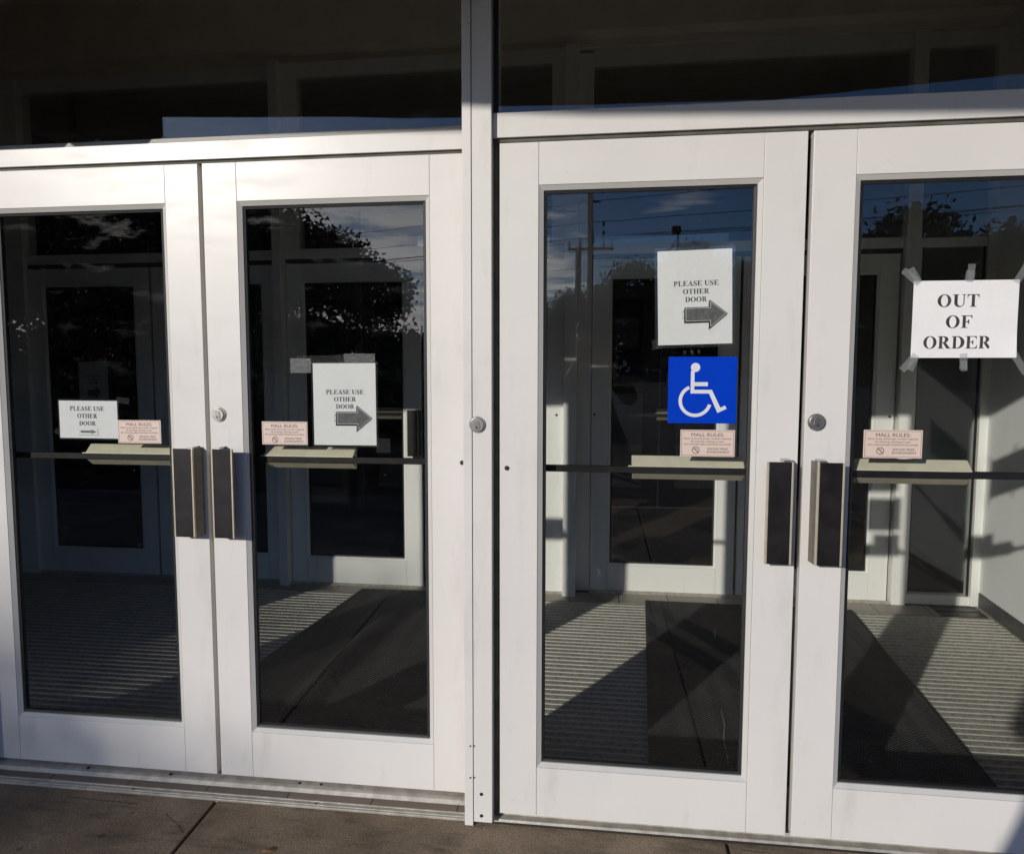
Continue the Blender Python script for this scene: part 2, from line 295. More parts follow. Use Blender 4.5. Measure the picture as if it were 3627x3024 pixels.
def fill_contours(contours_list, thick=0.0002):
    """2D outlines -> flat filled solid mesh data (x,z), facing -y"""
    cu = bpy.data.curves.new('outline', 'CURVE'); cu.dimensions = '2D'; cu.fill_mode = 'BOTH'; cu.extrude = thick/2
    for c in contours_list:
        sp_ = cu.splines.new('POLY'); sp_.points.add(len(c)-1); sp_.use_cyclic_u = True
        for i, (x, z) in enumerate(c): sp_.points[i].co = (x, z, 0, 1)
    ob = bpy.data.objects.new('outline', cu); COL.objects.link(ob)
    dg = bpy.context.evaluated_depsgraph_get(); me = bpy.data.meshes.new_from_object(ob.evaluated_get(dg))
    vs = [(v.co.x, -v.co.z, v.co.y) for v in me.vertices]; fs = [tuple(p.vertices) for p in me.polygons]
    bpy.data.objects.remove(ob); bpy.data.curves.remove(cu); bpy.data.meshes.remove(me)
    return vs, fs
def serif(text, cap, cx, zb, track=0.03, wid=1.0):
    w = sum((SER[c][0]+track) if c != ' ' else 0.42 for c in text)*cap*wid
    x = cx-w/2; out = []
    for c in text:
        if c == ' ': x += 0.42*cap*wid; continue
        adv, cs = SER[c]
        for k in cs: out.append([(x+px*cap*wid, zb+pz*cap) for px, pz in k])
        x += (adv+track)*cap*wid
    return out
def sans(text, size, cx, zb, width=None, bold=0.0):
    """built-in sans lettering -> (verts, faces) centred on cx, baseline zb"""
    cu = bpy.data.curves.new('lettering', 'FONT'); cu.body = text; cu.size = size; cu.align_x = 'CENTER'; cu.extrude = 0.0001; cu.offset = bold
    ob = bpy.data.objects.new('lettering', cu); COL.objects.link(ob)
    dg = bpy.context.evaluated_depsgraph_get(); me = bpy.data.meshes.new_from_object(ob.evaluated_get(dg))
    xs = [v.co.x for v in me.vertices]; k = 1.0
    if width: k = width/(max(xs)-min(xs))
    mid = (max(xs)+min(xs))/2
    vs = [(cx+(v.co.x-mid)*k, -v.co.z, zb+v.co.y) for v in me.vertices]; fs = [tuple(p.vertices) for p in me.polygons]
    bpy.data.objects.remove(ob); bpy.data.curves.remove(cu); bpy.data.meshes.remove(me)
    return vs, fs

# ------------------------------------------------------------------ the setting: ground, floors
W_, GAP, H_ = 0.914, 0.0167, 2.1793
ST, ZB, ZT = 0.122, 0.1675, 2.049
DL = 0.108                    # the left pair stands back by this much
GZ, FZ = -0.035, -0.05

def concrete():
    m, nt, b = newmat('stained_concrete')
    mx, tc = noise_col(nt, b, (0.145, 0.106, 0.066), (0.33, 0.252, 0.17), 3.2, detail=9, rough=0.85, lo=0.3, hi=0.72, bump=0.25, bscale=140)
    n = nt.nodes.new('ShaderNodeTexNoise'); n.inputs['Scale'].default_value = 14; n.inputs['Detail'].default_value = 6
    mp = nt.nodes.new('ShaderNodeMapping'); mp.inputs['Scale'].default_value = (0.5, 1.4, 1); nt.links.new(tc.outputs['Object'], mp.inputs[0]); nt.links.new(mp.outputs[0], n.inputs['Vector'])
    r = nt.nodes.new('ShaderNodeMapRange'); r.inputs['From Min'].default_value = 0.5; r.inputs['From Max'].default_value = 0.75; r.inputs['To Max'].default_value = 0.65; nt.links.new(n.outputs[0], r.inputs['Value'])
    m2 = nt.nodes.new('ShaderNodeMix'); m2.data_type = 'RGBA'; m2.inputs[7].default_value = (0.05, 0.038, 0.028, 1)
    nt.links.new(r.outputs[0], m2.inputs[0]); nt.links.new(mx.outputs[2], m2.inputs[6])
    # aggregate grains and a few dark spots of gum and oil
    ag = nt.nodes.new('ShaderNodeTexVoronoi'); ag.inputs['Scale'].default_value = 260; nt.links.new(tc.outputs['Object'], ag.inputs['Vector'])
    ar = nt.nodes.new('ShaderNodeMapRange'); ar.inputs['From Min'].default_value = 0.0; ar.inputs['From Max'].default_value = 1.0; ar.inputs['To Min'].default_value = 0.72; ar.inputs['To Max'].default_value = 1.25
    sc_ = nt.nodes.new('ShaderNodeSeparateColor'); nt.links.new(ag.outputs['Color'], sc_.inputs[0]); nt.links.new(sc_.outputs[0], ar.inputs['Value'])
    gm = nt.nodes.new('ShaderNodeTexVoronoi'); gm.inputs['Scale'].default_value = 5.5; gm.inputs['Randomness'].default_value = 1.0; nt.links.new(tc.outputs['Object'], gm.inputs['Vector'])
    gr_ = nt.nodes.new('ShaderNodeMapRange'); gr_.inputs['From Min'].default_value = 0.055; gr_.inputs['From Max'].default_value = 0.085; gr_.inputs['To Min'].default_value = 0.45; gr_.inputs['To Max'].default_value = 1.0
    nt.links.new(gm.outputs['Distance'], gr_.inputs['Value'])
    pm = nt.nodes.new('ShaderNodeMath'); pm.operation = 'MULTIPLY'; nt.links.new(ar.outputs[0], pm.inputs[0]); nt.links.new(gr_.outputs[0], pm.inputs[1])
    vm = nt.nodes.new('ShaderNodeVectorMath'); vm.operation = 'SCALE'; nt.links.new(m2.outputs[2], vm.inputs[0]); nt.links.new(pm.outputs[0], vm.inputs['Scale'])
    nt.links.new(vm.outputs[0], b.inputs['Base Color'])
    return m
CONC = concrete()
mb = MB()
xs = [-9, -6.3, -3.66, -1.004, 0.733, 3.4, 6.2, 9]
for i in range(len(xs)-1):
    ys = [-5.6, -2.45, 0.0] if xs[i] > -2 else [-5.6, -2.45, 0.0]
    for j in range(len(ys)-1):
        g = 0.006
        mb.box(xs[i]+g, xs[i+1]-g, ys[j]+g, ys[j+1]-(0.004 if j == 1 else g), GZ-0.1, GZ, 0.003)
walk = mb.build('sidewalk', CONC); tag(walk, kind='structure')
MB().box(-9, 9, -5.6, 0.0, GZ-0.16, GZ-0.012).build('joint_filler', simple('joint_dirt', (0.04, 0.033, 0.026), 0.95), walk)
# hairline cracks
def ribbon(pts, wd, z, jit=0.0):
    m = MB(); P = []
    for i in range(len(pts)-1):
        for k in range(8):
            t = k/8; P.append((pts[i][0]*(1-t)+pts[i+1][0]*t+random.uniform(-jit, jit), pts[i][1]*(1-t)+pts[i+1][1]*t+random.uniform(-jit, jit)))
    P.append(pts[-1])
    for i in range(len(P)-1):
        (x0, y0), (x1, y1) = P[i], P[i+1]; d = math.hypot(x1-x0, y1-y0) or 1; nx, ny = -(y1-y0)/d, (x1-x0)/d
        a = wd*random.uniform(0.4, 1.0)
        m.add([(x0-nx*a, y0-ny*a, z), (x0+nx*a, y0+ny*a, z), (x1+nx*a, y1+ny*a, z), (x1-nx*a, y1-ny*a, z)], [(0, 1, 2, 3)])
    return m
CRACKM = simple('crack_dark', (0.03, 0.024, 0.018), 0.95)
ribbon([(-1.536, -0.054), (-1.43, -0.062), (-1.325, -0.061), (-1.267, -0.068)], 0.0016, GZ+0.0012, 0.002).build('crack', CRACKM, walk)
ribbon([(-1.143, -0.103), (-1.101, -0.139), (-1.054, -0.173), (-1.028, -0.205)], 0.0016, GZ+0.0012, 0.002).build('crack', CRACKM, walk)
ribbon([(0.735, -0.03), (0.80, -0.045), (0.86, -0.05)], 0.0014, GZ+0.0012, 0.003).build('crack', CRACKM, walk)
lot = MB().box(-250, 250, -260, -5.6, -0.9, -0.18).build('parking_lot', simple('asphalt', (0.030, 0.029, 0.028), 0.95, var=0.2, scale=4, bump=0.3, bscale=60)); tag(lot, kind='structure')
kerb = MB().box(-9, 9, -5.75, -5.6, -0.2, GZ, 0.012).build('kerb', simple('kerb_concrete', (0.3, 0.28, 0.25), 0.9)); tag(kerb, kind='structure')

# vestibule floor
vf = MB().box(-6, 3.0, 0.25, 2.9, FZ-0.2, FZ).build('vestibule_floor', simple('dark_floor', (0.05, 0.047, 0.042), 0.6, var=0.2, scale=8)); tag(vf, kind='structure')
def tile_mat(name, c1, c2, mortar, w, h, ms):
    m, nt, b = newmat(name); tc = nt.nodes.new('ShaderNodeTexCoord'); br = nt.nodes.new('ShaderNodeTexBrick')
    br.inputs['Color1'].default_value = (*c1, 1); br.inputs['Color2'].default_value = (*c2, 1); br.inputs['Mortar'].default_value = (*mortar, 1)
    br.inputs['Scale'].default_value = 1.0; br.inputs['Mortar Size'].default_value = ms; br.inputs['Brick Width'].default_value = w; br.inputs['Row Height'].default_value = h
    nt.links.new(tc.outputs['Object'], br.inputs['Vector']); nt.links.new(br.outputs[0], b.inputs['Base Color']); b.inputs['Roughness'].default_value = 0.45
    return m
TILE = tile_mat('brown_tile', (0.30, 0.265, 0.225), (0.26, 0.23, 0.195), (0.05, 0.045, 0.04), 0.31, 0.31, 0.004)
MALLF = tile_mat('mall_brick', (0.10, 0.07, 0.055), (0.075, 0.055, 0.045), (0.15, 0.12, 0.10), 0.21, 0.105, 0.004)
tl = MB().box(-6, 2.36, 2.545, 2.74, FZ-0.02, FZ+0.004).build('tile_strip', TILE); tag(tl, kind='structure')
mall = MB().box(-7, 4.5, 2.9, 12, FZ-0.2, FZ).build('mall_floor', MALLF); tag(mall, kind='structure')

# recessed foot grille: rails and carpet inserts
fg = MB(); gy0, gy1, pitch_ = 0.33, 2.545, 0.0535
n_ = int((gy1-gy0)/pitch_)
gr = empty('floor_grille', (0, 0, FZ), 'ribbed entrance floor grille filling the vestibule floor', 'floor grille')
ins = MB(); rl = MB()
for i in range(n_):
    y = gy0+i*pitch_
    rl.box(-4.2, 2.64, y, y+0.009, -0.004, 0.012, 0.0025)
    ins.box(-4.2, 2.64, y+0.0165, y+0.0515, -0.004, 0.009, 0.003)
def carpet(name, c, sc):
    return simple(name, c, 0.95, var=0.3, scale=sc, bump=0.7, bscale=300)
rl.build('rails', simple('grille_alu', (0.60, 0.58, 0.52), 0.45, metal=0.35, var=0.1, scale=10), gr)
ins.build('carpet_inserts', carpet('insert_grey', (0.42, 0.40, 0.335), 60), gr)
MB().box(2.645, 2.675, 0.33, 2.545, -0.01, 0.006, 0.002).build('edge_frame', ALU, gr)
fpm = simple('dark_plate', (0.04, 0.037, 0.033), 0.4)
tag(MB().box(2.36, 2.66, 2.55, 2.63, FZ, FZ+0.005, 0.001).build('floor_plate', fpm), 'wide dark floor plate at the far right end of the grille', 'floor plate')
tag(MB().box(2.36, 2.66, 2.655, 2.70, FZ, FZ+0.005, 0.001).build('floor_plate', fpm), 'narrow dark floor plate under the sidelight sill', 'floor plate')

# mats
def mat_mesh(name, tl_, tr_, bl, br_, ridge, rh, rw, label):
    nx, ny = 70, 110; vs = []; fs = []
    a, b = Vector((*ridge[0], 0)), Vector((*ridge[1], 0)); ab = b-a
    for j in range(ny+1):
        for i in range(nx+1):
            u, v = i/nx, j/ny
            p = (Vector((*tl_, 0))*(1-u)+Vector((*tr_, 0))*u)*(1-v)+(Vector((*bl, 0))*(1-u)+Vector((*br_, 0))*u)*v
            t = max(0, min(1, (p-a).dot(ab)/ab.length_squared)); dd = (p-a-ab*t).length
            sgn = (ab.x*(p.y-a.y)-ab.y*(p.x-a.x))
            h = rh*math.exp(-(dd/rw)**2)*(0.55+0.45*math.sin(t*math.pi))
            h += 0.004*math.sin(p.x*9+1.3*math.sin(p.y*3.1))*math.sin(p.y*4.2+p.x*2)*(1-abs(2*u-1)**4)
            z = FZ+0.018+max(h, -0.001)
            vs.append((p.x, p.y, z))
    for j in range(ny):
        for i in range(nx): fs.append((j*(nx+1)+i, j*(nx+1)+i+1, (j+1)*(nx+1)+i+1, (j+1)*(nx+1)+i))
    m = MB(); m.add(vs, fs, True)
    o = m.build(name, MATM); tag(o, label, 'mat', 'entrance mats on the floor grille')
    sol = o.modifiers.new('thickness', 'SOLIDIFY'); sol.thickness = 0.006; sol.offset = -1
    return o
def chevron():
    m, nt, b = newmat('charcoal_chevron'); N = nt.nodes.new; L = nt.links.new
    tc = N('ShaderNodeTexCoord'); sx = N('ShaderNodeSeparateXYZ'); L(tc.outputs['Object'], sx.inputs[0])
    def mt(op, a, c):
        n = N('ShaderNodeMath'); n.operation = op
        for i, v in enumerate((a, c)):
            if isinstance(v, (int, float)): n.inputs[i].default_value = v
            else: L(v, n.inputs[i])
        return n.outputs[0]
    zig = mt('PINGPONG', sx.outputs[0], 0.055)
    ph = mt('ADD', sx.outputs[1], mt('MULTIPLY', zig, 0.75))
    wv = mt('SINE', mt('MULTIPLY', ph, 2*math.pi/0.021), 0)
    nz = N('ShaderNodeTexNoise'); nz.inputs['Scale'].default_value = 160; L(tc.outputs['Object'], nz.inputs['Vector'])
    hgt = mt('ADD', wv, nz.outputs[0])
    bp = N('ShaderNodeBump'); bp.inputs['Strength'].default_value = 1.0; bp.inputs['Distance'].default_value = 0.004; L(hgt, bp.inputs['Height']); L(bp.outputs[0], b.inputs['Normal'])
    n2 = N('ShaderNodeTexNoise'); n2.inputs['Scale'].default_value = 40; n2.inputs['Detail'].default_value = 5; L(tc.outputs['Object'], n2.inputs['Vector'])
    mx = N('ShaderNodeMix'); mx.data_type = 'RGBA'; mx.inputs[6].default_value = (0.018, 0.018, 0.0175, 1); mx.inputs[7].default_value = (0.05, 0.05, 0.048, 1)
    L(n2.outputs[0], mx.inputs[0]); L(mx.outputs[2], b.inputs['Base Color']); b.inputs['Roughness'].default_value = 0.9
    return m
MATM = chevron()
mat_mesh('floor_mat', (-1.21, 2.565), (-0.05, 2.60), (-1.47, 0.36), (-0.27, 0.37), ((-0.87, 2.05), (-1.0, 0.5)), 0.068, 0.062, 'rumpled charcoal mat behind the second door from left')
mR = mat_mesh('floor_mat', (0.628, 2.56), (1.849, 2.535), (0.513, 0.38), (1.743, 0.38), ((1.02, 2.43), (0.80, 0.45)), 0.004, 0.06, 'charcoal chevron mat behind the two right doors')
MB().tube([(1.025-0.213*t+0.004*math.sin(t*40), 2.45-1.95*t, FZ+0.024) for t in np.linspace(0, 1, 40)], 0.0022, 6).build('seam', simple('seam_thread', (0.30, 0.29, 0.27), 0.8), mR)

# ------------------------------------------------------------------ building shell
fw = empty('facade_wall', (0, 0, 0), 'tan stucco wall above and beside the glass doors', 'wall')
MB().box(-9, 9, 0.03, 0.30, 2.94, 5.2).build('upper_wall', STUCCO, fw)
MB().box(-9, -3.04, 0.0, 0.30, GZ, 2.935).build('left_pier', STUCCO, fw)
MB().box(1.95, 9, 0.0, 0.30, GZ, 2.935).build('right_pier', STUCCO, fw)
# inner ceiling and bulkhead
cl = MB().box(-6.2, 4.6, 0.30, 12, 4.0, 4.2).build('ceiling', CEILM); tag(cl, kind='structure')
bh = MB().box(-6.2, 2.70, 2.60, 2.92, 3.455, 4.0); bh.box(-6.2, 2.70, 2.74, 2.90, 3.405, 3.455)
tag(bh.build('bulkhead_wall', CEILM), 'dark brown bulkhead wall above the inner door frames', 'wall')
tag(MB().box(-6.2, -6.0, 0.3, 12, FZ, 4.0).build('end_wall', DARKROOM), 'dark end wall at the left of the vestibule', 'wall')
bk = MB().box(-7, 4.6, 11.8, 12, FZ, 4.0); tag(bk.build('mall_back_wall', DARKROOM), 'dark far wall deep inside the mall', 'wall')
# right side wall, slightly out of square
def wx(y): return 2.655+0.05*(y-2.75)
sw = empty('side_wall', (wx(2.75), 2.75, FZ), 'white side wall on the right inside the vestibule', 'wall')
def wall_piece(y0, y1, z0, z1, off, th, nm, mt, bev=0):
    m = MB(); m.prism([(wx(y0)-off-sw.location.x, y0-2.75), (wx(y1)-off-sw.location.x, y1-2.75), (wx(y1)+th-sw.location.x, y1-2.75), (wx(y0)+th-sw.location.x, y0-2.75)], 'z', z0-FZ, z1-FZ)
    return m.build(nm, mt, sw)
wall_piece(0.31, 12.0, FZ, 4.0, 0.0, 0.3, 'plaster', WALLM)
wall_piece(0.31, 2.745, FZ, FZ+0.098, 0.008, -0.001, 'baseboard', BASEB)
wall_piece(2.95, 11.5, FZ, FZ+0.098, 0.008, -0.001, 'baseboard', BASEB)
wall_piece(0.31, 2.745, FZ, FZ+0.012, 0.022, -0.0085, 'base_shoe', ALU)
wall_piece(2.95, 6.2, FZ+0.0, FZ+0.03, 0.06, -0.03, 'pipe_rail', ALU)

# canopy over the walk
cp_ = empty('entrance_canopy', (0, -1.2, 2.95), 'flat roofed canopy over the walk, seen reflected in the transoms', 'canopy')
plan = [(-9, 1.22), (-9, 0.1), (-5, -0.1), (-3.2, -0.48), (-2.37, -0.68), (-1.19, -0.855), (-0.85, -0.945), (0.31, -1.085), (1.3, -1.15), (2.4, -0.9), (9, -0.9), (9, 1.22)]
MB().prism(plan, 'z', 0.0, 0.45).build('roof_slab', SOFFM, cp_)
for x0, x1 in ((-1.83, -1.55), (-4.6, -1.865), (1.62, 5.0)):
    MB().box(x0, x1, 0.70, 0.90, -0.50 if x1 < 0 else -0.44, -0.001, 0.004).build('hanging_box', SOFFM, cp_)
for px in (-7.5, 7.5):
    MB().cyl((px, -0.5), 0.14, 'z', -2.985, -0.101).build('canopy_column', SOFFM, cp_)

# ------------------------------------------------------------------ storefront frame pieces (outer)
post = empty('door_post', (-0.068, 0, GZ), 'tall white post between the two door pairs', 'post')
def P(m, nm, mt): return m.build(nm, mt, post, loc=(0.068, 0, -GZ))
P(MB().box(-0.0835, -0.022, -0.030, 0.24, -0.020, 2.935, 0.0015), 'mullion', WHITE)
P(MB().box(-0.1135, -0.0855, -0.033, 0.055, GZ+0.002, 2.935, 0.0012), 'cover_strip', WHITE)
P(MB().box(-0.0855, -0.0835, -0.024, 0.05, -0.02, 2.935), 'seam', BLACK)
def lock(parent, x, y, z, off=(0, 0, 0)):
    lc = MB().cyl((x, z), 0.0255, 'y', y-0.006, y+0.002, 32, r1=0.0265).cyl((x, z), 0.0205, 'y', y-0.013, y-0.0055, 32, r1=0.023).build('lock_cylinder', STEEL, parent, loc=off)
    f8 = MB().cyl((x, z+0.006), 0.0085, 'y', y-0.0150, y-0.0125, 20).cyl((x, z-0.006), 0.0105, 'y', y-0.0155, y-0.0125, 20).build('core', simple('core_steel', (0.34, 0.33, 0.31), 0.35, metal=0.9), lc)
    MB().box(x-0.0013, x+0.0013, y-0.0163, y-0.0150, z-0.0125, z-0.0035).cyl((x, z-0.0085), 0.0028, 'y', y-0.0165, y-0.0152, 12).build('keyway', DARKMET, lc)
    return lc
lock(post, -0.068, -0.030, 1.306, (0.068, 0, -GZ))
for (bx, bz, r) in ((-0.058, 0.078, 0.0055), (-0.058, 0.003, 0.0055), (-0.094, 0.243, 0.0026), (-0.081, 0.243, 0.0022), (-0.094, 0.134, 0.0026), (-0.081, 0.134, 0.0022)):
    P(MB().cyl((bx, bz), r, 'y', -0.0355 if bx < -0.085 else -0.0325, -0.028, 14), 'bolt', BRASS)

def header(name, x0, x1, y, z0, z1, lipz, lipy, label):
    h = empty(name, ((x0+x1)/2, y, z0), label, 'door header', 'white headers above the door pairs'); off = (-(x0+x1)/2, -y, -z0)
    MB().box(x0, x1, y, y+0.11, z0, z1, 0.0015).build('face_bar', WHITE, h, loc=off)
    if lipz > z1:
        MB().prism([(y+0.002, z1+0.0008), (y+0.014, lipz), (y+0.04, lipz), (y+0.04, z1+0.0008)], 'x', x0, x1).build('glazing_lip', BEADM, h, loc=off)
    MB().box(x0, x1, y+0.012, y+0.1, z0-0.012, z0-0.0005).build('door_stop', REVEAL, h, loc=off)
    return h
header('door_header', -0.0215, 1.88, -0.001, 2.1962, 2.2712, 0, 0, 'white header bar above the right pair of doors')
header('door_header', -1.988, -0.116, DL-0.001, 2.1925, 2.2535, 2.270, 0, 'white header bar above the left pair of doors')
def transom(x0, x1, y, z0, z1, label):
    t = empty('transom_window', ((x0+x1)/2, y, z0), label, 'window', 'transom windows above the doors'); off = (-(x0+x1)/2, -y, -z0)
    MB().box(x0+0.012, x1-0.012, y, y+0.006, z0+0.004, z1-0.01).build('glass_pane', GLASS, t, loc=off)
    g = MB().box(x0, x0+0.0115, y-0.012, y+0.02, z0, z1).box(x1-0.0115, x1, y-0.012, y+0.02, z0, z1).box(x0+0.012, x1-0.012, y-0.004, y+0.012, z0, z0+0.0035).box(x0+0.012, x1-0.012, y-0.012, y+0.02, z1-0.0095, z1)
    g.build('gasket', BLACK, t, loc=off)
transom(-0.0205, 1.88, 0.035, 2.2722, 2.93, 'dark transom glass above the right pair of doors')
header('door_header', -3.04, -2.0865, -0.001, 2.1962, 2.2712, 0, 0, 'white header bar beyond the left edge of the view')
transom(-3.04, -2.087, 0.035, 2.2722, 2.93, 'dark transom glass beyond the left edge of the view')
transom(-1.988, -0.117, DL+0.045, 2.2712, 2.93, 'dark transom glass with sky strip above left pair')
# jambs at the outer ends
jl = MB().box(-2.085, -1.9885, -0.03, 0.3, GZ, 2.93, 0.0015); tag(jl.build('door_jamb', WHITE), 'white jamb at the far left of the facade', 'jamb')
jr = MB().box(1.882, 1.945, -0.03, 0.3, GZ, 2.93, 0.0015); tag(jr.build('door_jamb', WHITE), 'white jamb at the far right of the facade', 'jamb')
rv = MB().box(-0.0215, -0.006, 0.02, 0.10, -0.02, 2.183); tag(rv.build('gap_strip', REVEAL), 'dark strip filling the gap between post and right doors', 'seal strip')  # dark filler set into the open gap beside the post

# thresholds
th = empty('door_threshold', (-1.05, 0.05, GZ), 'aluminium threshold with tiles and ribbed strip below left pair', 'threshold'); off = (1.05, -0.05, -GZ)
MB().prism([(0.078, GZ+0.003), (0.088, GZ+0.017), (0.125, GZ+0.026), (0.32, GZ+0.026), (0.32, GZ+0.001)], 'x', -1.99, -0.116).build('saddle', ALU, th, loc=off)
MB().box(-1.99, -0.116, 0.036, 0.076, GZ-0.01, GZ+0.006).build('tile_row', tile_mat('sill_tile', (0.19, 0.14, 0.105), (0.16, 0.12, 0.09), (0.03, 0.025, 0.02), 0.305, 0.4, 0.003), th, loc=off)
rs = MB()
for k in range(4): rs.box(-1.99, -0.116, -0.006+k*0.0105, -0.006+k*0.0105+0.0075, GZ-0.004, GZ+0.007+0.0015*(k % 2), 0.0012)
rs.box(-1.99, -0.116, -0.007, 0.0355, GZ-0.006, GZ+0.003)
rs.build('ribbed_strip', ALU, th, loc=off)
for bx, by in ((-1.565, 0.104), (-1.235, 0.104), (-0.74, 0.11), (-0.66, 0.112)): MB().cyl((bx, by), 0.0055, 'z', GZ+0.014, GZ+0.0245, 12).build('screw', BRASS, th, loc=off)
for bx in (-1.33, -0.645): MB().cyl((bx, 0.012), 0.005, 'z', GZ, GZ+0.0095, 12).build('screw', BRASS, th, loc=off)
th2 = empty('door_threshold', (0.92, 0.05, GZ), 'plain aluminium threshold below the right pair of doors', 'threshold'); off = (-0.92, -0.05, -GZ)
MB().prism([(0.003, GZ+0.002), (0.006, GZ+0.010), (0.030, GZ+0.014), (0.034, GZ+0.026), (0.32, GZ+0.026), (0.32, GZ+0.001)], 'x', -0.02, 1.88).build('saddle', ALU, th2, loc=off)

# ------------------------------------------------------------------ door leaves
def handle(parent, x0, x1, zb, zt, side, yf, off, s=1):
    """angled pull: black faced plate standing off the stile, folded back to it along one edge. yf = door face"""
    y1 = yf-0.051*s; y0 = yf-0.059*s
    e = 0.0065
    h = MB().box(x0+e, x1-e, y0, y1, zb, zt, 0.001).build('pull_handle', GRIP, parent, loc=off)
    MB().box(x0, x0+e-0.0005, y0-0.001, y1+0.002, zb-0.0005, zt+0.0005, 0.001).build('edge_trim', HBEIGE, h)
    MB().box(x1-e+0.0005, x1, y0-0.001, y1+0.002, zb-0.0005, zt+0.0005, 0.001).build('edge_trim', HBEIGE, h)
    if side > 0: q = [(x1-0.0045, y1+0.0025), (x1+0.0065, yf-0.0005), (x1+0.0105, yf-0.0005), (x1-0.0005, y1+0.0025)]
    else: q = [(x0+0.0005, y1+0.0025), (x0-0.0055, yf-0.0005), (x0-0.0015, yf-0.0005), (x0+0.0045, y1+0.0025)]
    MB().prism(q, 'z', zb, zt).build('return_flange', FLANGE, h)
    tx = x1-0.028 if side > 0 else x0+0.004
    MB().box(tx, tx+0.024, y1+0.003, yf-0.0005, zt-0.004, zt+0.005, 0.001).build('bracket', STEEL, h)
    return h

def leaf(name, x0, y, z0, label, latch, gz=(ZB, ZT), st=ST, wm=WHITE, bm_=BEADM, glass=GLASS, H=H_, handle_side=None, locked=False, bar=True, bolt=None, group='white glass entrance doors', barx=None, hz=(0.893, 1.204), pin=True, cat='door'):
    d = empty(name, (x0+W_/2, y, z0), label, cat, group); off = (-W_/2, 0, 0)
    zb_, zt_ = gz; g = 0.0005; th = 0.044
    def B(m, nm, mt): return m.build(nm, mt, d, loc=off)
    B(MB().box(0, st-g, 0, th, 0, H, 0.0012), 'stile', wm); B(MB().box(W_-st+g, W_, 0, th, 0, H, 0.0012), 'stile', wm)
    B(MB().box(st+g, W_-st-g, 0.0002, th, 0, zb_-g, 0.0008), 'bottom_rail', wm); B(MB().box(st+g, W_-st-g, 0.0002, th, zt_+g, H, 0.0008), 'top_rail', wm)
    # dark backing in the hairline joints
    B(MB().box(st-0.004, st+0.004, 0.004, th-0.004, 0.003, zb_-0.004).box(W_-st-0.004, W_-st+0.004, 0.004, th-0.004, 0.003, zb_-0.004)
      .box(st-0.004, st+0.004, 0.004, th-0.004, zt_+0.004, H-0.003).box(W_-st-0.004, W_-st+0.004, 0.004, th-0.004, zt_+0.004, H-0.003), 'joint', BLACK)
    # mitred glazing bead, sloping inwards
    b = 0.0165; ya, yb, yc = 0.0015, 0.011, 0.034
    X0, X1, Z0, Z1 = st+g, W_-st-g, zb_+g, zt_-g
    m = MB()
    def frame(ring):     # ring: list of (inset, y)
        vs = []; 
        for ins_, yy in ring: vs += [(X0+ins_, yy, Z0+ins_), (X1-ins_, yy, Z0+ins_), (X1-ins_, yy, Z1-ins_), (X0+ins_, yy, Z1-ins_)]
        n = len(ring); fs = []
        for k in range(n):
            a, c = k*4, ((k+1) % n)*4
            for i in range(4): fs.append((a+i, a+(i+1) % 4, c+(i+1) % 4, c+i))
        m.add(vs, fs)
    frame([(0, ya), (b-0.002, yb), (b, yc), (0, yc)]); B(m, 'glazing_bead', bm_)
    m = MB(); gg = b+0.0004; q = 0.0075
    frame([(gg, 0.0125), (gg+q, 0.0145), (gg+q, 0.0335), (gg, 0.0335)]); B(m, 'gasket', BLACK)
    k = gg+0.003
    B(MB().box(X0+k, X1-k, 0.019, 0.025, Z0+k, Z1-k), 'glass_pane', glass)
    lx = W_-st/2 if latch > 0 else st/2
    if handle_side is not None:
        hx0 = (W_-st+0.022, W_-st+0.099) if latch > 0 else (0.028, 0.105)
        handle(d, hx0[0], hx0[1], hz[0], hz[1], handle_side, 0.0, off)
    if locked: lock(d, 0.034, 0.0, 1.3205, off)
    if bolt is not None: B(MB().cyl((bolt, 1.164), 0.0075, 'y', -0.003, 0.001, 18).cyl((bolt, 1.164), 0.0045, 'y', -0.0045, -0.0028, 12), 'bolt', BRASS)
    if bar:
        xa, xb = barx; s0, s1 = st-0.02, W_-st+0.02
        pb = B(MB().box(min(xa, s0), max(xb, s1), 0.072, 0.088, 1.1445, 1.1660, 0.001), 'push_bar', GRIP)
        tp = MB().prism([(0.070, 1.1685), (0.068, 1.1695), (0.104, 1.1975), (0.108, 1.1965), (0.108, 1.168)], 'x', xa, xb).build('bar_cover', BEIGE, pb)
        MB().prism([(0.072, 1.142), (0.106, 1.121), (0.110, 1.124), (0.110, 1.142)], 'x', xa+0.003, xb).build('bar_cover', BEIGE, pb)
        MB().box(xa-0.012, xb, 0.066, 0.0715, 1.1662, 1.1695, 0.0006).build('bar_lip', BEIGE, pb)
        MB().box(xa+0.003, xb, 0.1105, 0.118, 1.121, 1.197, 0.001).build('touch_pad', BEIGE, pb)
    return d
leaf('entrance_door', -3.02, 0.0, 0.0, 'white glass door beyond the left edge, lighting the floor grille', 1, bar=False, )
X1_ = -1.037-GAP-W_; X2_ = -1.037; X3_ = 0.0; X4_ = W_+GAP
D1 = leaf('entrance_door', X1_, DL, 0.0, 'leftmost white glass door with a half-height notice', 1, handle_side=1, barx=(-1.564-X1_, W_-ST-0.006))
D2 = leaf('entrance_door', X2_, DL, 0.0, 'second white glass door from left, left of the post', -1, handle_side=-1, locked=True, bolt=W_-0.017, barx=(-0.870-X2_, -0.541-X2_))
D3 = leaf('entrance_door', X3_, 0.0, 0.0, 'white glass door bearing the blue wheelchair sign', 1, handle_side=1, bolt=0.023, barx=(0.421, 0.770))
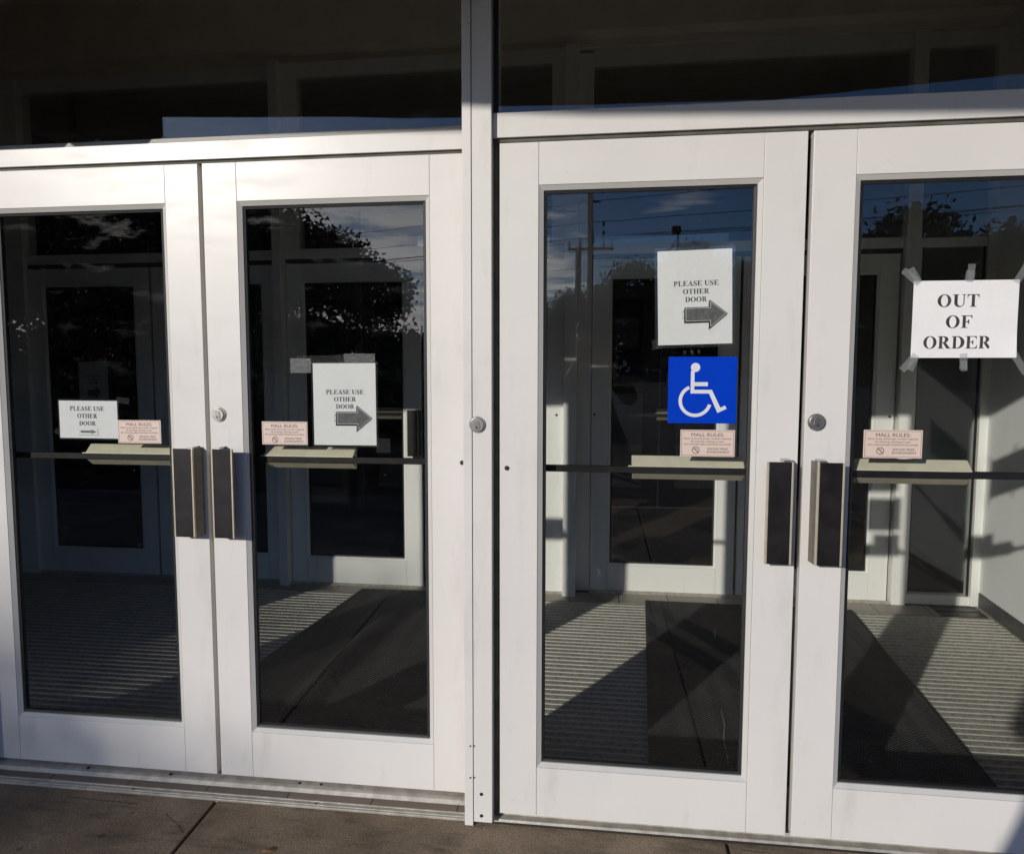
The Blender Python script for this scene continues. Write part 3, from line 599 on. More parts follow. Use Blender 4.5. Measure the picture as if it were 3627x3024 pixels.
D4 = leaf('entrance_door', X4_, 0.0, 0.0, 'rightmost white glass door with the out of order sheet', -1, handle_side=-1, locked=True, barx=(1.108-X4_, 1.438-X4_))

# ------------------------------------------------------------------ inner door wall
IZ = -0.039
gi = (0.193-0.0240, 2.0215+0.0240); si = 0.135-0.0245
inner = dict(gz=gi, st=si, wm=INWHITE, bm_=INWHITE, glass=GLASSIN, H=2.155, group='inner white glass doors of the vestibule', cat='door')
YA, YB, YC = 2.734, 2.703, 2.782
ih = (0.888, 1.191)
leaf('inner_door', -3.653, YA, IZ, 'dim inner door with a notice behind leftmost entrance door', 1, bar=False, **inner)
leaf('inner_door', -3.653+W_+GAP, YA, IZ, 'dim inner door mostly hidden behind the left stiles', -1, bar=False, **inner)
leaf('inner_door', -1.7415, YB, IZ, 'half sunlit inner door with a black pull handle', 1, handle_side=1, bar=True, barx=(0.589, W_-si-0.006), bolt=None, hz=ih, **inner)
leaf('inner_door', -1.7415+W_+GAP, YB, IZ, 'sunlit inner door edge seen left in the wheelchair-sign door', -1, bar=False, bolt=W_-0.044, **inner)
leaf('inner_door', 0.281, YC, IZ, 'inner door with sunlit bottom rail behind wheelchair-sign door', 1, bar=True, barx=(0.42, W_-si-0.006), bolt=0.019, hz=ih, **inner)
leaf('inner_door', 0.281+W_+GAP, YC, IZ, 'inner door beside the sidelight behind the rightmost door', -1, bar=False, bolt=W_-0.025, **inner)

ifr = empty('inner_frame', (0, 2.7, FZ), 'white inner door frame of posts, bars and transoms', 'door frame')
def IF(m, nm, mt=INWHITE): return m.build(nm, mt, ifr, loc=(0, -2.7, -FZ))
for (x0, x1, y0, zt2) in ((-1.805, -1.7455, 2.625, 3.40), (0.106, 0.188, 2.635, 3.40), (2.141, 2.222, 2.735, 3.40), (-3.79, -3.657, 2.70, 3.40)):
    IF(MB().box(x0, x1, y0, 2.86, FZ+0.004, zt2, 0.0015), 'frame_post')
IF(MB().box(0.1885, 0.277, 2.79, 2.86, FZ+0.004, 3.39, 0.001), 'frame_post')
for (x0, x1, y) in ((-3.656, -1.8055, YA), (-1.745, 0.1055, YB), (0.2775, 2.1405, YC)):
    IF(MB().box(x0, x1, y-0.002, y+0.10, 2.148, 2.212, 0.0015), 'transom_bar'); IF(MB().box(x0, x1, y+0.012, y+0.09, 2.125, 2.1475), 'door_stop', REVEAL)
    IF(MB().box(x0, x1, y-0.002, y+0.10, 3.309, 3.402, 0.0015), 'top_bar')
    IF(MB().box(x0+0.001, x1-0.001, y+0.04, y+0.046, 2.2125, 3.3085), 'glass_pane', GLASSIN)
    IF(MB().prism([(y-0.03, FZ+0.001), (y-0.02, FZ+0.012), (y+0.0, FZ+0.016), (y+0.12, FZ+0.016), (y+0.12, FZ+0.001)], 'x', x0, x1), 'threshold', ALU)
for x0, x1 in ((-1.745, -1.64), (0.02, 0.1055)): IF(MB().box(x0, x1, YB+0.002, YB+0.10, 2.2125, 3.3085, 0.001), 'transom_side_bar')
# sidelight
IF(MB().box(2.2225, 2.2475, YC, YC+0.08, FZ+0.06, 2.15, 0.001), 'sidelight_stile'); IF(MB().box(2.608, 2.70, YC-0.02, YC+0.08, FZ+0.004, 3.40, 0.001), 'sidelight_stile')
IF(MB().box(2.2225, 2.6075, YC-0.01, YC+0.08, FZ+0.004, FZ+0.0595, 0.001), 'sidelight_sill'); IF(MB().box(2.2225, 2.6075, YC, YC+0.08, 2.1505, 2.205, 0.001), 'transom_bar'); IF(MB().box(2.2225, 2.6075, YC, YC+0.08, 3.309, 3.40, 0.001), 'top_bar')
IF(MB().box(2.247, 2.609, YC+0.03, YC+0.036, FZ+0.06, 2.15), 'glass_pane', GLASSIN); IF(MB().box(2.2225, 2.6075, YC+0.03, YC+0.036, 2.2055, 3.3085), 'glass_pane', GLASSIN)
IF(MB().box(2.248, 2.256, YC+0.01, YC+0.0295, FZ+0.06, 2.15).box(2.600, 2.6078, YC+0.01, YC+0.0295, FZ+0.06, 2.15), 'gasket', BLACK)

# ------------------------------------------------------------------ notices on the glass
def arrow_outline(x0, x1, zc, hb, hh, xn):      # body half height hb, head half height hh, neck x
    return [(x0, zc-hb), (xn, zc-hb), (xn, zc-hh), (x1, zc), (xn, zc+hh), (xn, zc+hb), (x0, zc+hb)]
def scale_out(c, cx, cz, k): return [((x-cx)*k+cx, (z-cz)*k+cz) for x, z in c]
def inset_arrow(x0, x1, zc, hb, hh, xn, t):
    return arrow_outline(x0+t, x1-t*1.6, zc, hb-t, hh-t*2.2, xn+t)
def sheet(x0, x1, z0, z1, y, label, name='paper_notice', cat='notice', group='printed notices taped to the doors', mat=PAPER, th=0.0004, rot=0.0, curl=0.0):
    o = empty(name, ((x0+x1)/2, y, z0), label, cat, group); o.rotation_euler = (0, rot, 0)
    w, h = x1-x0, z1-z0
    n = 12; vs = []; fs = []
    for j in range(n+1):
        for i in range(n+1):
            u, v = i/n, j/n
            vs.append(((u-0.5)*w, -curl*max(0, (u-0.7)/0.3)**2*max(0, (0.35-v)/0.35), v*h))
    for j in range(n):
        for i in range(n): fs.append((j*(n+1)+i, j*(n+1)+i+1, (j+1)*(n+1)+i+1, (j+1)*(n+1)+i))
    s = MB().add(vs, fs, False).build('sheet', mat, o); sol = s.modifiers.new('thickness', 'SOLIDIFY'); sol.thickness = th; sol.offset = -1
    return o, w, h
def put(vs_fs, nm, mt, parent, dy): return MB().add(*vs_fs).build(nm, mt, parent, loc=(0, dy, 0))
LAY = -0.0004
def big_arrow(parent, x0, x1, zc, sc):
    hb, hh = 0.0235*sc, 0.0465*sc; xn = x0+(x1-x0)*0.575
    put(fill_contours([[(x-0.0025*sc, z-0.004*sc) for x, z in arrow_outline(x0, x1, zc, hb, hh, xn)]]), 'arrow_shadow', INK, parent, LAY)
    put(fill_contours([arrow_outline(x0, x1, zc, hb, hh, xn)]), 'arrow_border', INKO, parent, LAY*2)
    put(fill_contours([inset_arrow(x0, x1, zc, hb, hh, xn, 0.0028*sc)]), 'arrow_outline', PAPER, parent, LAY*3)
    put(fill_contours([inset_arrow(x0, x1, zc, hb, hh, xn, 0.0040*sc)]), 'arrow_fill', INKG, parent, LAY*4)
    tab = [(x0-0.007*sc, zc-0.012*sc), (x0-0.001*sc, zc-0.012*sc), (x0-0.001*sc, zc+0.012*sc), (x0-0.007*sc, zc+0.012*sc)]
    put(fill_contours([tab, scale_out(tab, x0-0.004*sc, zc, 0.8)]), 'arrow_tab', INKG, parent, LAY)
def please(parent, w, lines, cap, tops, wid=1.0, dx=0.0):
    cs = []
    for tx, zb2 in zip(lines, tops): cs += serif(tx, cap, dx, zb2, wid=wid)
    put(fill_contours(cs), 'lettering', INK, parent, LAY)
def sleeve(parent, w, h, mg, dy):
    a = [(-w/2-mg, -mg), (w/2+mg, -mg), (w/2+mg, h+mg), (-w/2-mg, h+mg)]; b = [(-w/2+0.001, 0.001), (-w/2+0.001, h-0.001), (w/2-0.001, h-0.001), (w/2-0.001, 0.001)]
    put(fill_contours([a, b], 0.0003), 'sleeve', SLEEVE, parent, dy)
def strip(parent, cx, cz, ln, wd, ang, dy, mt=TAPE, nm='tape'):
    c, s = math.cos(ang), math.sin(ang); n = 5; up_ = []; dn = []
    for i in range(n+1):
        t = (i/n-0.5)*ln; j = random.uniform(-0.0006, 0.0006)
        up_.append((cx+c*t-s*(wd/2+j), cz+s*t+c*(wd/2+j))); dn.append((cx+c*t+s*(wd/2+j), cz+s*t-c*(wd/2+j)))
    put(fill_contours([dn+up_[::-1]], 0.00016), nm, mt, parent, dy)

GI = DL+0.0270       # inside face of the left panes, a little behind
GI3 = 0.0270
# half sheet, door 1
o, w, h = sheet(-1.634, -1.405, 1.227, 1.3635, GI, 'short landscape notice with small boxed arrow, leftmost door', rot=0.004)
please(o, w, ['PLEASE USE', 'OTHER', 'DOOR'], 0.0158, [h-0.036, h-0.063, h-0.090], 0.92, -0.004)
ac = -0.002; bx = [(ac-0.036, 0.011), (ac+0.038, 0.011), (ac+0.038, 0.037), (ac-0.036, 0.037)]
put(fill_contours([[(x+0.0006, z-0.0006) for x, z in bx], [(ac-0.0353, 0.0117), (ac+0.0373, 0.0117), (ac+0.0373, 0.0363), (ac-0.0353, 0.0363)]]), 'arrow_box', INKG, o, LAY)
put(fill_contours([arrow_outline(ac-0.030, ac+0.033, 0.024, 0.0042, 0.0082, ac+0.012)]), 'arrow_fill', simple('pale_grey_ink', (0.2, 0.2, 0.2), 0.7), o, LAY*2)
sleeve(o, w, h, 0.006, 0.0002)
strip(o, w/2+0.022, h+0.002, 0.05, 0.022, -0.12, 0.0010, SLEEVE); strip(o, -w/2-0.006, 0.02, 0.035, 0.02, -0.6, 0.0010, SLEEVE)
# portrait notice, door 2
o, w, h = sheet(-0.666, -0.443, 1.2145, 1.498, GI, 'portrait arrow notice taped with long film strips, second door', rot=-0.002)
please(o, w, ['PLEASE USE', 'OTHER', 'DOOR'], 0.0152, [h-0.1065, h-0.1315, h-0.1565], 0.96, 0.002)
big_arrow(o, -0.030, 0.0985, 0.0940, 0.96); sleeve(o, w, h, 0.007, 0.0002)
strip(o, -0.03, h+0.012, 0.28, 0.032, 0.02, 0.0012, SLEEVE); strip(o, -0.155, h-0.008, 0.075, 0.05, 0.0, 0.0008, TAPE); strip(o, 0.055, h+0.016, 0.11, 0.033, -0.01, 0.0016, TAPE)
strip(o, 0.135, 0.0, 0.05, 0.05, 0.0, 0.0014, SLEEVE)
# portrait notice, door 3
o, w, h = sheet(0.494, 0.717, 1.5565, 1.8445, GI3, 'portrait arrow notice above the blue wheelchair sign', rot=-0.025)
please(o, w, ['PLEASE USE', 'OTHER', 'DOOR'], 0.0152, [h-0.1085, h-0.133, h-0.1575], 0.96, 0.004)
big_arrow(o, -0.030, 0.0985, 0.0915, 0.96); sleeve(o, w, h, 0.009, 0.0002)
strip(o, 0.100, h-0.004, 0.04, 0.03, 0.4, 0.0010, SLEEVE); strip(o, -0.115, 0.003, 0.03, 0.03, 0.1, 0.0010, SLEEVE)
# out of order, door 4 (outside of the pane)
o, w, h = sheet(1.2295, 1.5175, 1.5135, 1.7395, 0.0182, 'landscape OUT OF ORDER sheet held by frosted tape', curl=0.006)
for cs in (serif('OUT', 0.0365, -0.0185, h-0.077, 0.045, 0.98), serif('OF', 0.0365, -0.014, h-0.1385, 0.045, 0.98), serif('ORDER', 0.0365, -0.0165, h-0.199, 0.03, 0.95)): put(fill_contours(cs), 'lettering', INKO, o, LAY)
for (cx, cz, ln, wd, a) in ((-w/2-0.008, h+0.012, 0.062, 0.020, math.radians(138)), (-w/2+0.002, h+0.016, 0.05, 0.019, math.radians(120)),
                            (0.012, h+0.022, 0.05, 0.020, math.radians(88)), (0.008, h+0.012, 0.034, 0.023, math.radians(82)),
                            (w/2+0.004, h+0.016, 0.056, 0.020, math.radians(62)),
                            (-w/2-0.004, -0.014, 0.06, 0.020, math.radians(50)), (-w/2+0.006, -0.018, 0.04, 0.020, math.radians(70)),
                            (0.003, -0.010, 0.046, 0.022, math.radians(92)), (0.005, -0.024, 0.03, 0.018, math.radians(95)),
                            (w/2+0.012, -0.016, 0.07, 0.020, math.radians(-58))):
    strip(o, cx, cz, ln, wd, a, -0.0009-random.uniform(0, 0.0002))
# notice on the inner door
o, w, h = sheet(-3.313, -3.091, 1.20, 1.47, YA+0.0275, 'dim arrow notice on the shaded inner door', group='printed notices taped to the doors')
please(o, w, ['PLEASE USE', 'OTHER', 'DOOR'], 0.0152, [h-0.1085, h-0.133, h-0.1575], 0.96, 0.0); big_arrow(o, -0.045, 0.06, 0.055, 0.9)

# mall rules plates
def rules(x0, x1, z0, z1, y, label):
    o = empty('rules_sign', ((x0+x1)/2, y, z0), label, 'sign', 'pink mall rules signs'); w, h = x1-x0, z1-z0
    MB().box(-w/2, w/2, -0.0025, 0, 0, h, 0.0006).build('plate', PINK, o)
    e = 0.0035; a = [(-w/2+e, e), (w/2-e, e), (w/2-e, h-e), (-w/2+e, h-e)]; k = 0.0009; b = [(-w/2+e+k, e+k), (w/2-e-k, e+k), (w/2-e-k, h-e-k), (-w/2+e+k, h-e-k)]
    put(fill_contours([a, b]), 'border', PINKINK, o, -0.0027)
    m = MB()
    for tx, sz, z, ww, bo in (('MALL RULES:', 0.0155, h-0.0205, 0.098, 0.0), ('Shirts, shoes and proper conduct required.', 0.0078, h-0.0295, 0.143, 0.0), ('No loitering, soliciting or pets.', 0.0078, h-0.0385, 0.100, 0.0), ('NO CONCEALABLE WEAPONS ALLOWED', 0.0070, h-0.0475, 0.142, 0.0)):
        m.add(*sans(tx, sz, 0, z, ww, bo))
    m.add(*sans('SMOKE FREE', 0.0098, 0.0305, h-0.0625, 0.062, 0.0)); m.add(*sans('ENVIRONMENT', 0.0098, 0.0335, h-0.0725, 0.069, 0.0))
    m.build('lettering', PINKINK, o, loc=(0, -0.0027, 0))
    cx, cz, r = -0.035, h-0.0635, 0.0112; s2 = math.sqrt(.5)
    ring = [arc(cx, cz, r, r, 0, 360, 32)[:-1], arc(cx, cz, r-0.0019, r-0.0019, 0, 360, 32)[:-1]]
    put(fill_contours(ring), 'no_smoking_ring', PINKINK, o, -0.0027)
    rr = r-0.0022; t = 0.0009
    put(fill_contours([[(cx-rr*s2-t, cz+rr*s2-t), (cx+rr*s2-t, cz-rr*s2-t), (cx+rr*s2+t, cz-rr*s2+t), (cx-rr*s2+t, cz+rr*s2+t)]]), 'slash', PINKINK, o, -0.0030)
    put(fill_contours([[(cx+0.000, cz+0.0045), (cx+0.005, cz+0.0030), (cx+0.0055, cz+0.0043), (cx+0.0005, cz+0.0058)]]), 'cigarette', PINKINK, o, -0.0027)
rules(-1.3985, -1.232, 1.212, 1.2955, DL+0.0182, 'pink mall rules sign beside the half-height notice, leftmost door')
rules(-0.8525, -0.6865, 1.2145, 1.2955, DL+0.0182, 'pink mall rules sign left of the portrait arrow notice, second door')
rules(0.566, 0.7305, 1.2085, 1.292, 0.0182, 'pink mall rules sign under the blue wheelchair sign')
rules(1.1065, 1.2735, 1.212, 1.2975, 0.0182, 'pink mall rules sign on the out of order door')

# wheelchair sign
o = empty('access_sign', (0.629, 0.0182, 1.312), 'square blue sign with white wheelchair symbol', 'sign'); w = h = 0.2065
MB().box(-w/2, w/2, -0.0016, 0, 0, h, 0.0004).build('plate', BLUE, o)
k = w/500.0                      # symbol drawn on a 500 grid (x right, z down from the plate's top left)
def g2(pts): return [(-w/2+x*k, h-z*k) for x, z in pts]
DY = -0.0019
body = [(165, 105), (192, 105), (192, 190), (290, 190), (290, 220), (192, 220), (192, 247), (320, 247), (384, 380), (418, 364), (430, 388), (364, 420), (300, 275), (165, 275)]
put(fill_contours([g2(body)]), 'seated_figure', SIGNW, o, DY)
put(fill_contours([g2(arc(198, 80, 34, 34, 0, 360, 28)[:-1])]), 'head', SIGNW, o, DY-0.0003)
wc = (200, 330); ro, ri = 122, 97
outer = [(wc[0]+ro*math.cos(math.radians(a)), wc[1]+ro*math.sin(math.radians(a))) for a in range(15, 251, 7)]
innr = [(wc[0]+ri*math.cos(math.radians(a)), wc[1]+ri*math.sin(math.radians(a))) for a in range(15, 251, 7)]
put(fill_contours([g2(outer+innr[::-1])]), 'wheel', SIGNW, o, DY-0.0006)

# ------------------------------------------------------------------ leaves on the walk
def dry_leaf(x, y, rz, sc, label):
    pts = [(-0.5, 0), (-0.3, 0.16), (0, 0.24), (0.25, 0.15), (0.5, 0), (0.25, -0.15), (0, -0.22), (-0.3, -0.15)]
    m = MB(); vs = [(px*0.06*sc, py*0.06*sc, 0.006*sc*(abs(py)*4+(px*1.4)**2)+0.001) for px, py in pts]+[(0, 0, 0.002)]
    m.add(vs, [(i, (i+1) % 8, 8) for i in range(8)], True); m.tube([(-0.03*sc, 0, 0.003), (-0.045*sc, 0.004, 0.006)], 0.0008, 4)
    l = m.build('dry_leaf', DRYLEAF, loc=(x, y, GZ+0.001)); l.rotation_euler = (0.1, 0.05, rz); tag(l, label, 'leaf', 'dry leaves on the walk')
    sol = l.modifiers.new('t', 'SOLIDIFY'); sol.thickness = 0.0006
dry_leaf(-1.259, -0.13, 0.7, 0.45, 'small pale leaf on the walk before leftmost door')
dry_leaf(-0.705, -0.262, 0.5, 0.8, 'curled orange leaf at the bottom edge of the walk')
dry_leaf(-1.591, 0.055, 0.1, 0.3, 'tiny dark leaf on the sill below leftmost door')

# ------------------------------------------------------------------ what the panes reflect: trees, poles, lamp
def crown_mesh(blobs, n, size, seed):
    r = np.random.default_rng(seed); V = []; w_ = np.array([b[3]*b[4]*b[5] for b in blobs])**0.62; w_ = w_/w_.sum()
    idx = r.choice(len(blobs), n, p=w_); B_ = np.array(blobs)[idx]
    d = r.normal(size=(n, 3)); d /= np.linalg.norm(d, axis=1)[:, None]
    rad = r.uniform(0.25, 1.0, n)**0.45*(1+0.12*r.normal(size=n))
    c = B_[:, :3]+d*B_[:, 3:6]*rad[:, None]
    a = r.normal(size=(n, 3)); a /= np.linalg.norm(a, axis=1)[:, None]; b = np.cross(a, r.normal(size=(n, 3))); b /= np.linalg.norm(b, axis=1)[:, None]
    s = size*r.uniform(0.6, 1.4, n)[:, None]
    vs = np.stack([c-a*s, c+b*s*0.5, c+a*s, c-b*s*0.5], 1).reshape(-1, 3)
    return vs, np.arange(n*4).reshape(-1, 4)
def mesh_np(name, vs, fs, mat):
    me = bpy.data.meshes.new(name); me.from_pydata(vs.tolist(), [], fs.tolist()); me.materials.append(mat); me.update(); return me
def tree(loc, blobs, n, size, seed, label, group, mat=LEAFA, trunk_h=3.0, tr=0.22):
    t = empty('tree', loc, label, 'tree', group)
    vs, fs = crown_mesh(blobs, n, size, seed); me = mesh_np('crown', vs, fs, mat); c = bpy.data.objects.new('crown', me); COL.objects.link(c); c.parent = t
    m = MB(); m.tube([(0, 0, -0.2), (0.05, 0, trunk_h*0.5), (0.0, 0.1, trunk_h)], [tr, tr*0.8, tr*0.65], 9)
    for b in blobs[:7]: m.tube([(0, 0.1, trunk_h*0.9), ((b[0])*0.5, b[1]*0.5, (trunk_h+b[2])/2+0.3), (b[0], b[1], b[2])], [tr*0.5, tr*0.3, tr*0.1], 6)
    m.build('trunk', BARK, t); return t
rr0 = random.Random(9)
# big tree whose top shades the walk and the foot of the left doors
tree((-17.0, -30.0, -0.18), [(-3.7, 0, 7.42, 3.4, 3.0, 3.1), (-1.5, 0, 7.74, 2.3, 2.6, 2.75), (-2.3, 0, 8.0, 1.6, 2.2, 2.7), (-3, 0.6, 5.4, 4.4, 2.6, 2.8), (4.6, 0.4, 5.0, 3.0, 1.8, 1.8), (1.2, 0.6, 5.8, 3.6, 2.4, 2.2), (1.6, 0, 6.7, 2.6, 2.4, 2.4), (4.0, 0, 5.7, 2.6, 2.2, 2.1), (6.3, 0, 4.9, 2.2, 2.0, 1.7), (8.5, 0, 4.0, 1.6, 1.6, 1.3), (-6.5, 0, 6.0, 3.4, 2.6, 3.0),
     (0, 0, 4.2, 5.4, 3.0, 2.4), (-2.0, 0.5, 1.6, 7.5, 2.0, 1.8), (5.5, 0.5, 1.5, 5.5, 2.0, 1.8)],
     190000, 0.11, 3, 'big broad tree whose shade falls on the walk', 'trees beyond the parking lot', LEAFA, 2.8, 0.4)
sv_, sf_ = crown_mesh([(-9.0+i*0.62, rr0.uniform(-0.4, 0.4), rr0.uniform(0.55, 0.85), 0.7, 0.7, rr0.uniform(0.75, 1.05)) for i in range(12)], 26000, 0.06, 31)  # unseen shrubs, added to block skylight and blacken the left doors' reflections
sb_ = bpy.data.objects.new('shrub_bed', mesh_np('shrub_bed', sv_, sf_, LEAFA)); COL.objects.link(sb_); sb_.location = (0, -8.5, -0.18)
tag(sb_, 'unseen shrubs added beyond the kerb to darken the left doors', 'shrubs', kind='stuff')
hb_ = []
rr_ = random.Random(5)
for i in range(60):
    hb_.append((-75+i*2.5+rr_.uniform(-1, 1), rr_.uniform(-1.5, 1.5), rr_.uniform(1.4, 2.4), 2.4, 1.6, rr_.uniform(1.6, 3.2)))
hv, hf = crown_mesh(hb_, 42000, 0.34, 21)
hd = bpy.data.objects.new('hedge', mesh_np('hedge', hv, hf, LEAFB)); COL.objects.link(hd); hd.location = (0, -66, -0.2)
tag(hd, 'dark ragged hedge along the far side of the parking lot', 'hedge', kind='stuff')
base = [(0, 0, 5.8, 2.3, 2.2, 2.2), (1.7, 0.3, 4.9, 1.8, 1.8, 1.6), (-1.8, -0.2, 4.7, 1.9, 1.8, 1.7), (0.3, 0, 3.6, 2.8, 2.2, 1.5)]
protoA = tree((3, -57, -0.18), base, 11000, 0.165, 11, 'dark leafy tree in the far row beyond the parking lot', 'trees beyond the parking lot', LEAFA, 2.4, 0.22)
def dup(root, loc, rz, s):
    r_ = root.copy(); COL.objects.link(r_); r_.location = loc; r_.rotation_euler = (0, 0, rz); r_.scale = (s[0], s[0], s[1])
    for ch in root.children:
        c = ch.copy(); COL.objects.link(c); c.parent = r_
    return r_
for (x, y, rz, sx, sz) in ((-9.5, -58, 1, .95, 0.86), (-5.2, -60, 2.2, .9, 0.78), (-1.0, -62, 4, 1.0, 0.80), (6.8, -56, 2.8, 1.05, 1.12), (10.6, -58, .5, 1.0, 0.98), (14.5, -57, 5, 1.1, 1.22), (18.8, -50, 3.5, 1.25, 1.28), (23.5, -48, 1.6, 1.2, 1.1), (29, -50, 2.5, 1.3, 1.3), (-24, -44, 0.4, 1.4, 1.35), (-31, -46, 1.9, 1.4, 1.4), (-38, -44, 3.0, 1.5, 1.4), (36, -52, 4.4, 1.3, 1.25)):
    dup(protoA, (x, y, -0.18), rz, (sx, sz))

pole = empty('utility_pole', (0.0, -45.2, -0.18), 'tall wooden utility pole reflected in the wheelchair-sign door', 'utility pole')
MB().tube([(0, 0, -0.5), (0, 0, 12.5)], [0.19, 0.15], 10).build('shaft', WOODP, pole)
MB().box(-1.25, 1.25, -0.06, 0.06, 7.35, 7.50).build('crossarm', WOODP, pole)
MB().box(0.0, 0.55, -0.05, 0.05, 10.0, 10.1).build('crossarm', WOODP, pole)
for ix in (-1.15, -0.55, 0.7, 1.15): MB().cyl((ix, 0), 0.06, 'z', 7.5, 7.95, 10, r1=0.03).build('insulator', LAMPM, pole)
for iz in (8.7, 8.2): MB().cyl((0.7, 0), 0.07, 'z', iz, iz+0.2, 10).build('insulator', LAMPM, pole)
wl = MB(); ux, uy = 0.894, 0.447
for z, o_ in ((10.1, 0.4), (8.9, 0.0), (8.1, 0.5), (7.95, -1.15), (7.95, 1.15), (6.4, 0.1)):
    pts = []
    for i in range(-14, 15):
        t = i*5.0; sag = 0.9*((abs(t) % 45)/45*(1-(abs(t) % 45)/45))*4*0.35
        pts.append((o_+ux*t, uy*t, z-sag))
    wl.tube(pts, 0.017, 5)
wl.build('power_lines', WIRE, pole)
sp2 = empty('short_post', (-0.3, -27.4, -0.18), 'short dark wooden post beside the utility pole', 'post')
MB().tube([(0, 0, 0), (0, 0, 5.3)], [0.11, 0.10], 10).build('shaft', WOODP, sp2); MB().box(-0.12, 0.12, -0.12, 0.12, 5.3, 5.36, 0.01).build('cap', WOODP, sp2)
lp = empty('lot_lamp', (3.57, -32.4, -0.18), 'parking lot lamp with a box head above the trees', 'lamp')
MB().tube([(0, 0, 0), (0, 0, 6.5)], [0.09, 0.06], 10).build('lamp_pole', LAMPM, lp); MB().box(-0.27, 0.12, -0.22, 0.22, 6.42, 6.70, 0.05).build('lamp_head', LAMPM, lp)
MB().cyl((0, 0), 0.3, 'z', -0.1, 0.7, 16).build('lamp_base', simple('lamp_concrete', (0.3, 0.29, 0.27), 0.9), lp)

# ------------------------------------------------------------------ the photographer, behind the camera: only a shadow and a faint reflection
SKIN = simple('skin', (0.45, 0.29, 0.21), 0.55, var=0.06, scale=20); CLOTH = simple('dark_jacket', (0.03, 0.032, 0.04), 0.9, var=0.2, scale=40)
DENIM = simple('dark_jeans', (0.035, 0.045, 0.075), 0.9, var=0.2, scale=60); HAIR = simple('dark_hair', (0.02, 0.014, 0.01), 0.6, var=0.3, scale=60); SHOE = simple('shoe', (0.03, 0.03, 0.03), 0.6)
pr = empty('person', (0.235, -3.0, GZ), 'person in dark jacket and jeans raising a phone with both hands', 'person')
def skin(nm, pts, edges, mat, parent, sub=2, root=0):
    me = bpy.data.meshes.new(nm); me.from_pydata([p[:3] for p in pts], edges, []); ob = bpy.data.objects.new(nm, me); COL.objects.link(ob); ob.parent = parent
    md = ob.modifiers.new('skin', 'SKIN'); md.use_smooth_shade = True
    for i, v in enumerate(me.skin_vertices[0].data):
        r = pts[i][3]; v.radius = (r if isinstance(r, tuple) else (r, r)); v.use_root = (i == root)
    sb = ob.modifiers.new('sub', 'SUBSURF'); sb.levels = 1; sb.render_levels = sub
    me.materials.append(mat); return ob
def chain(n, start=0): return [(start+i, start+i+1) for i in range(n-1)]
# body: torso, neck, head, arms, hands, legs as one surface
B_ = [(0, 0, 0.93, (.155, .11)), (0, 0.0, 1.10, (.135, .10)), (0, 0.0, 1.28, (.15, .11)), (0, -0.01, 1.42, (.11, .08)), (0, 0.0, 1.50, .055), (0, 0.03, 1.56, (.062, .075)), (0, 0.04, 1.64, (.075, .092)), (0, 0.03, 1.71, (.062, .078))]
E_ = chain(8)
for sg, exx in ((-1, -0.205), (1, 0.31)):
    o0 = len(B_); B_ += [(sg*0.19, 0, 1.40, .06), (exx, 0.14, 1.24, .045), (sg*0.12+0.05, 0.29, 1.44, .03), (sg*0.10+0.05, 0.325, 1.51, (.038, .016))]; E_ += [(3, o0)]+chain(4, o0)
    h0 = o0+3; hx, hy, hz_ = B_[h0][:3]
    for k in range(4):
        f0 = len(B_); dz_ = 0.030-0.017*k; ln = (.026, .030, .028, .022)[k]
        B_ += [(hx-sg*0.020, hy+0.022, hz_+0.012+dz_, .009), (hx-sg*(0.020+ln), hy+0.030, hz_+0.012+dz_, .008), (hx-sg*(0.030+ln), hy+0.022, hz_+0.010+dz_, .0075)]; E_ += [(h0, f0), (f0, f0+1), (f0+1, f0+2)]
    f0 = len(B_); B_ += [(hx-sg*0.022, hy-0.012, hz_+0.0, .011), (hx-sg*0.048, hy-0.002, hz_+0.02, .009)]; E_ += [(h0, f0), (f0, f0+1)]
for sg in (-1, 1):
    o0 = len(B_); B_ += [(sg*0.10, 0, 0.86, .085), (sg*0.12, 0.02, 0.48, .06), (sg*0.13, -0.01, 0.10, .042), (sg*0.135, 0.0, 0.05, (.045, .04)), (sg*0.15, 0.16, 0.035, (.042, .028))]; E_ += [(0, o0)]+chain(5, o0)
body = skin('body', B_, E_, SKIN, pr)
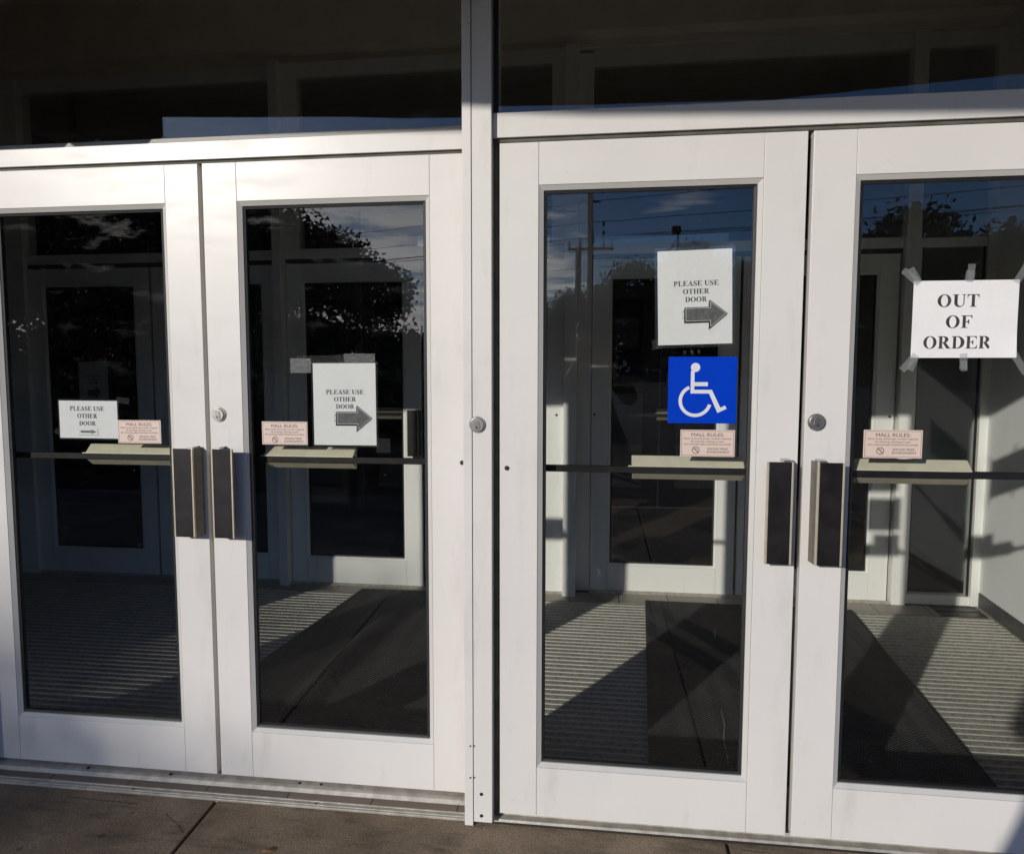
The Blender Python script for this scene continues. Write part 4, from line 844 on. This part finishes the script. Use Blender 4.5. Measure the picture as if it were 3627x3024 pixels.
# clothes follow the body
J = [(0, 0, 0.68, (.33, .17)), (0, 0, 0.92, (.345, .18)), (0, 0, 1.04, (.27, .15)), (0, 0, 1.28, (.19, .135)), (0, -0.01, 1.42, (.135, .10)), (0, 0, 1.485, (.072, .07))]; JE = chain(6)
for sg, exx in ((-1, -0.205), (1, 0.31)):
    o0 = len(J); J += [(sg*0.20, 0, 1.40, .078), (exx, 0.14, 1.24, .06), (sg*0.13+0.05, 0.275, 1.42, .042)]; JE += [(4, o0)]+chain(3, o0)
skin('jacket', J, JE, CLOTH, pr)
T = [(0, 0, 0.95, (.165, .12))]; TE = []
for sg in (-1, 1):
    o0 = len(T); T += [(sg*0.10, 0, 0.84, .10), (sg*0.12, 0.02, 0.48, .075), (sg*0.13, -0.01, 0.07, .062)]; TE += [(0, o0)]+chain(3, o0)
skin('trousers', T, TE, DENIM, pr)
for sg in (-1, 1): skin('shoe', [(sg*0.135, -0.05, 0.05, (.05, .048)), (sg*0.14, 0.06, 0.048, (.05, .045)), (sg*0.15, 0.19, 0.036, (.045, .033))], chain(3), SHOE, pr)
skin('hair', [(0, -0.045, 1.60, (.055, .04)), (0, -0.035, 1.68, (.078, .06)), (0, 0.015, 1.735, (.07, .06)), (0, 0.075, 1.735, (.045, .03))], chain(4), HAIR, pr)
skin('nose', [(0, 0.125, 1.645, .010), (0, 0.142, 1.615, .014)], [(0, 1)], SKIN, pr, 1)
for sg in (-1, 1):
    skin('eye', [(sg*0.032, 0.118, 1.65, .010), (sg*0.034, 0.122, 1.65, .009)], [(0, 1)], SIGNW, pr, 1); skin('ear', [(sg*0.078, 0.03, 1.66, .014), (sg*0.084, 0.022, 1.625, .012)], [(0, 1)], SKIN, pr, 1)
skin('mouth', [(-0.022, 0.122, 1.575, .006), (0, 0.128, 1.574, .008), (0.022, 0.122, 1.575, .006)], chain(3), simple('lips', (0.35, 0.14, 0.12), 0.5), pr, 1)
ph_ = empty('phone', (0.318, -2.652, 1.542), 'dark phone held sideways by the photographer', 'phone')
MB().box(-0.075, 0.075, -0.004, 0.004, -0.0375, 0.0375, 0.003).build('phone_body', GRIP, ph_); MB().box(-0.070, 0.070, -0.0052, -0.0042, -0.034, 0.034).build('screen', BLACK, ph_)
MB().cyl((-0.02, 0.0), 0.008, 'y', 0.0042, 0.006, 16).build('lens', BLACK, ph_)
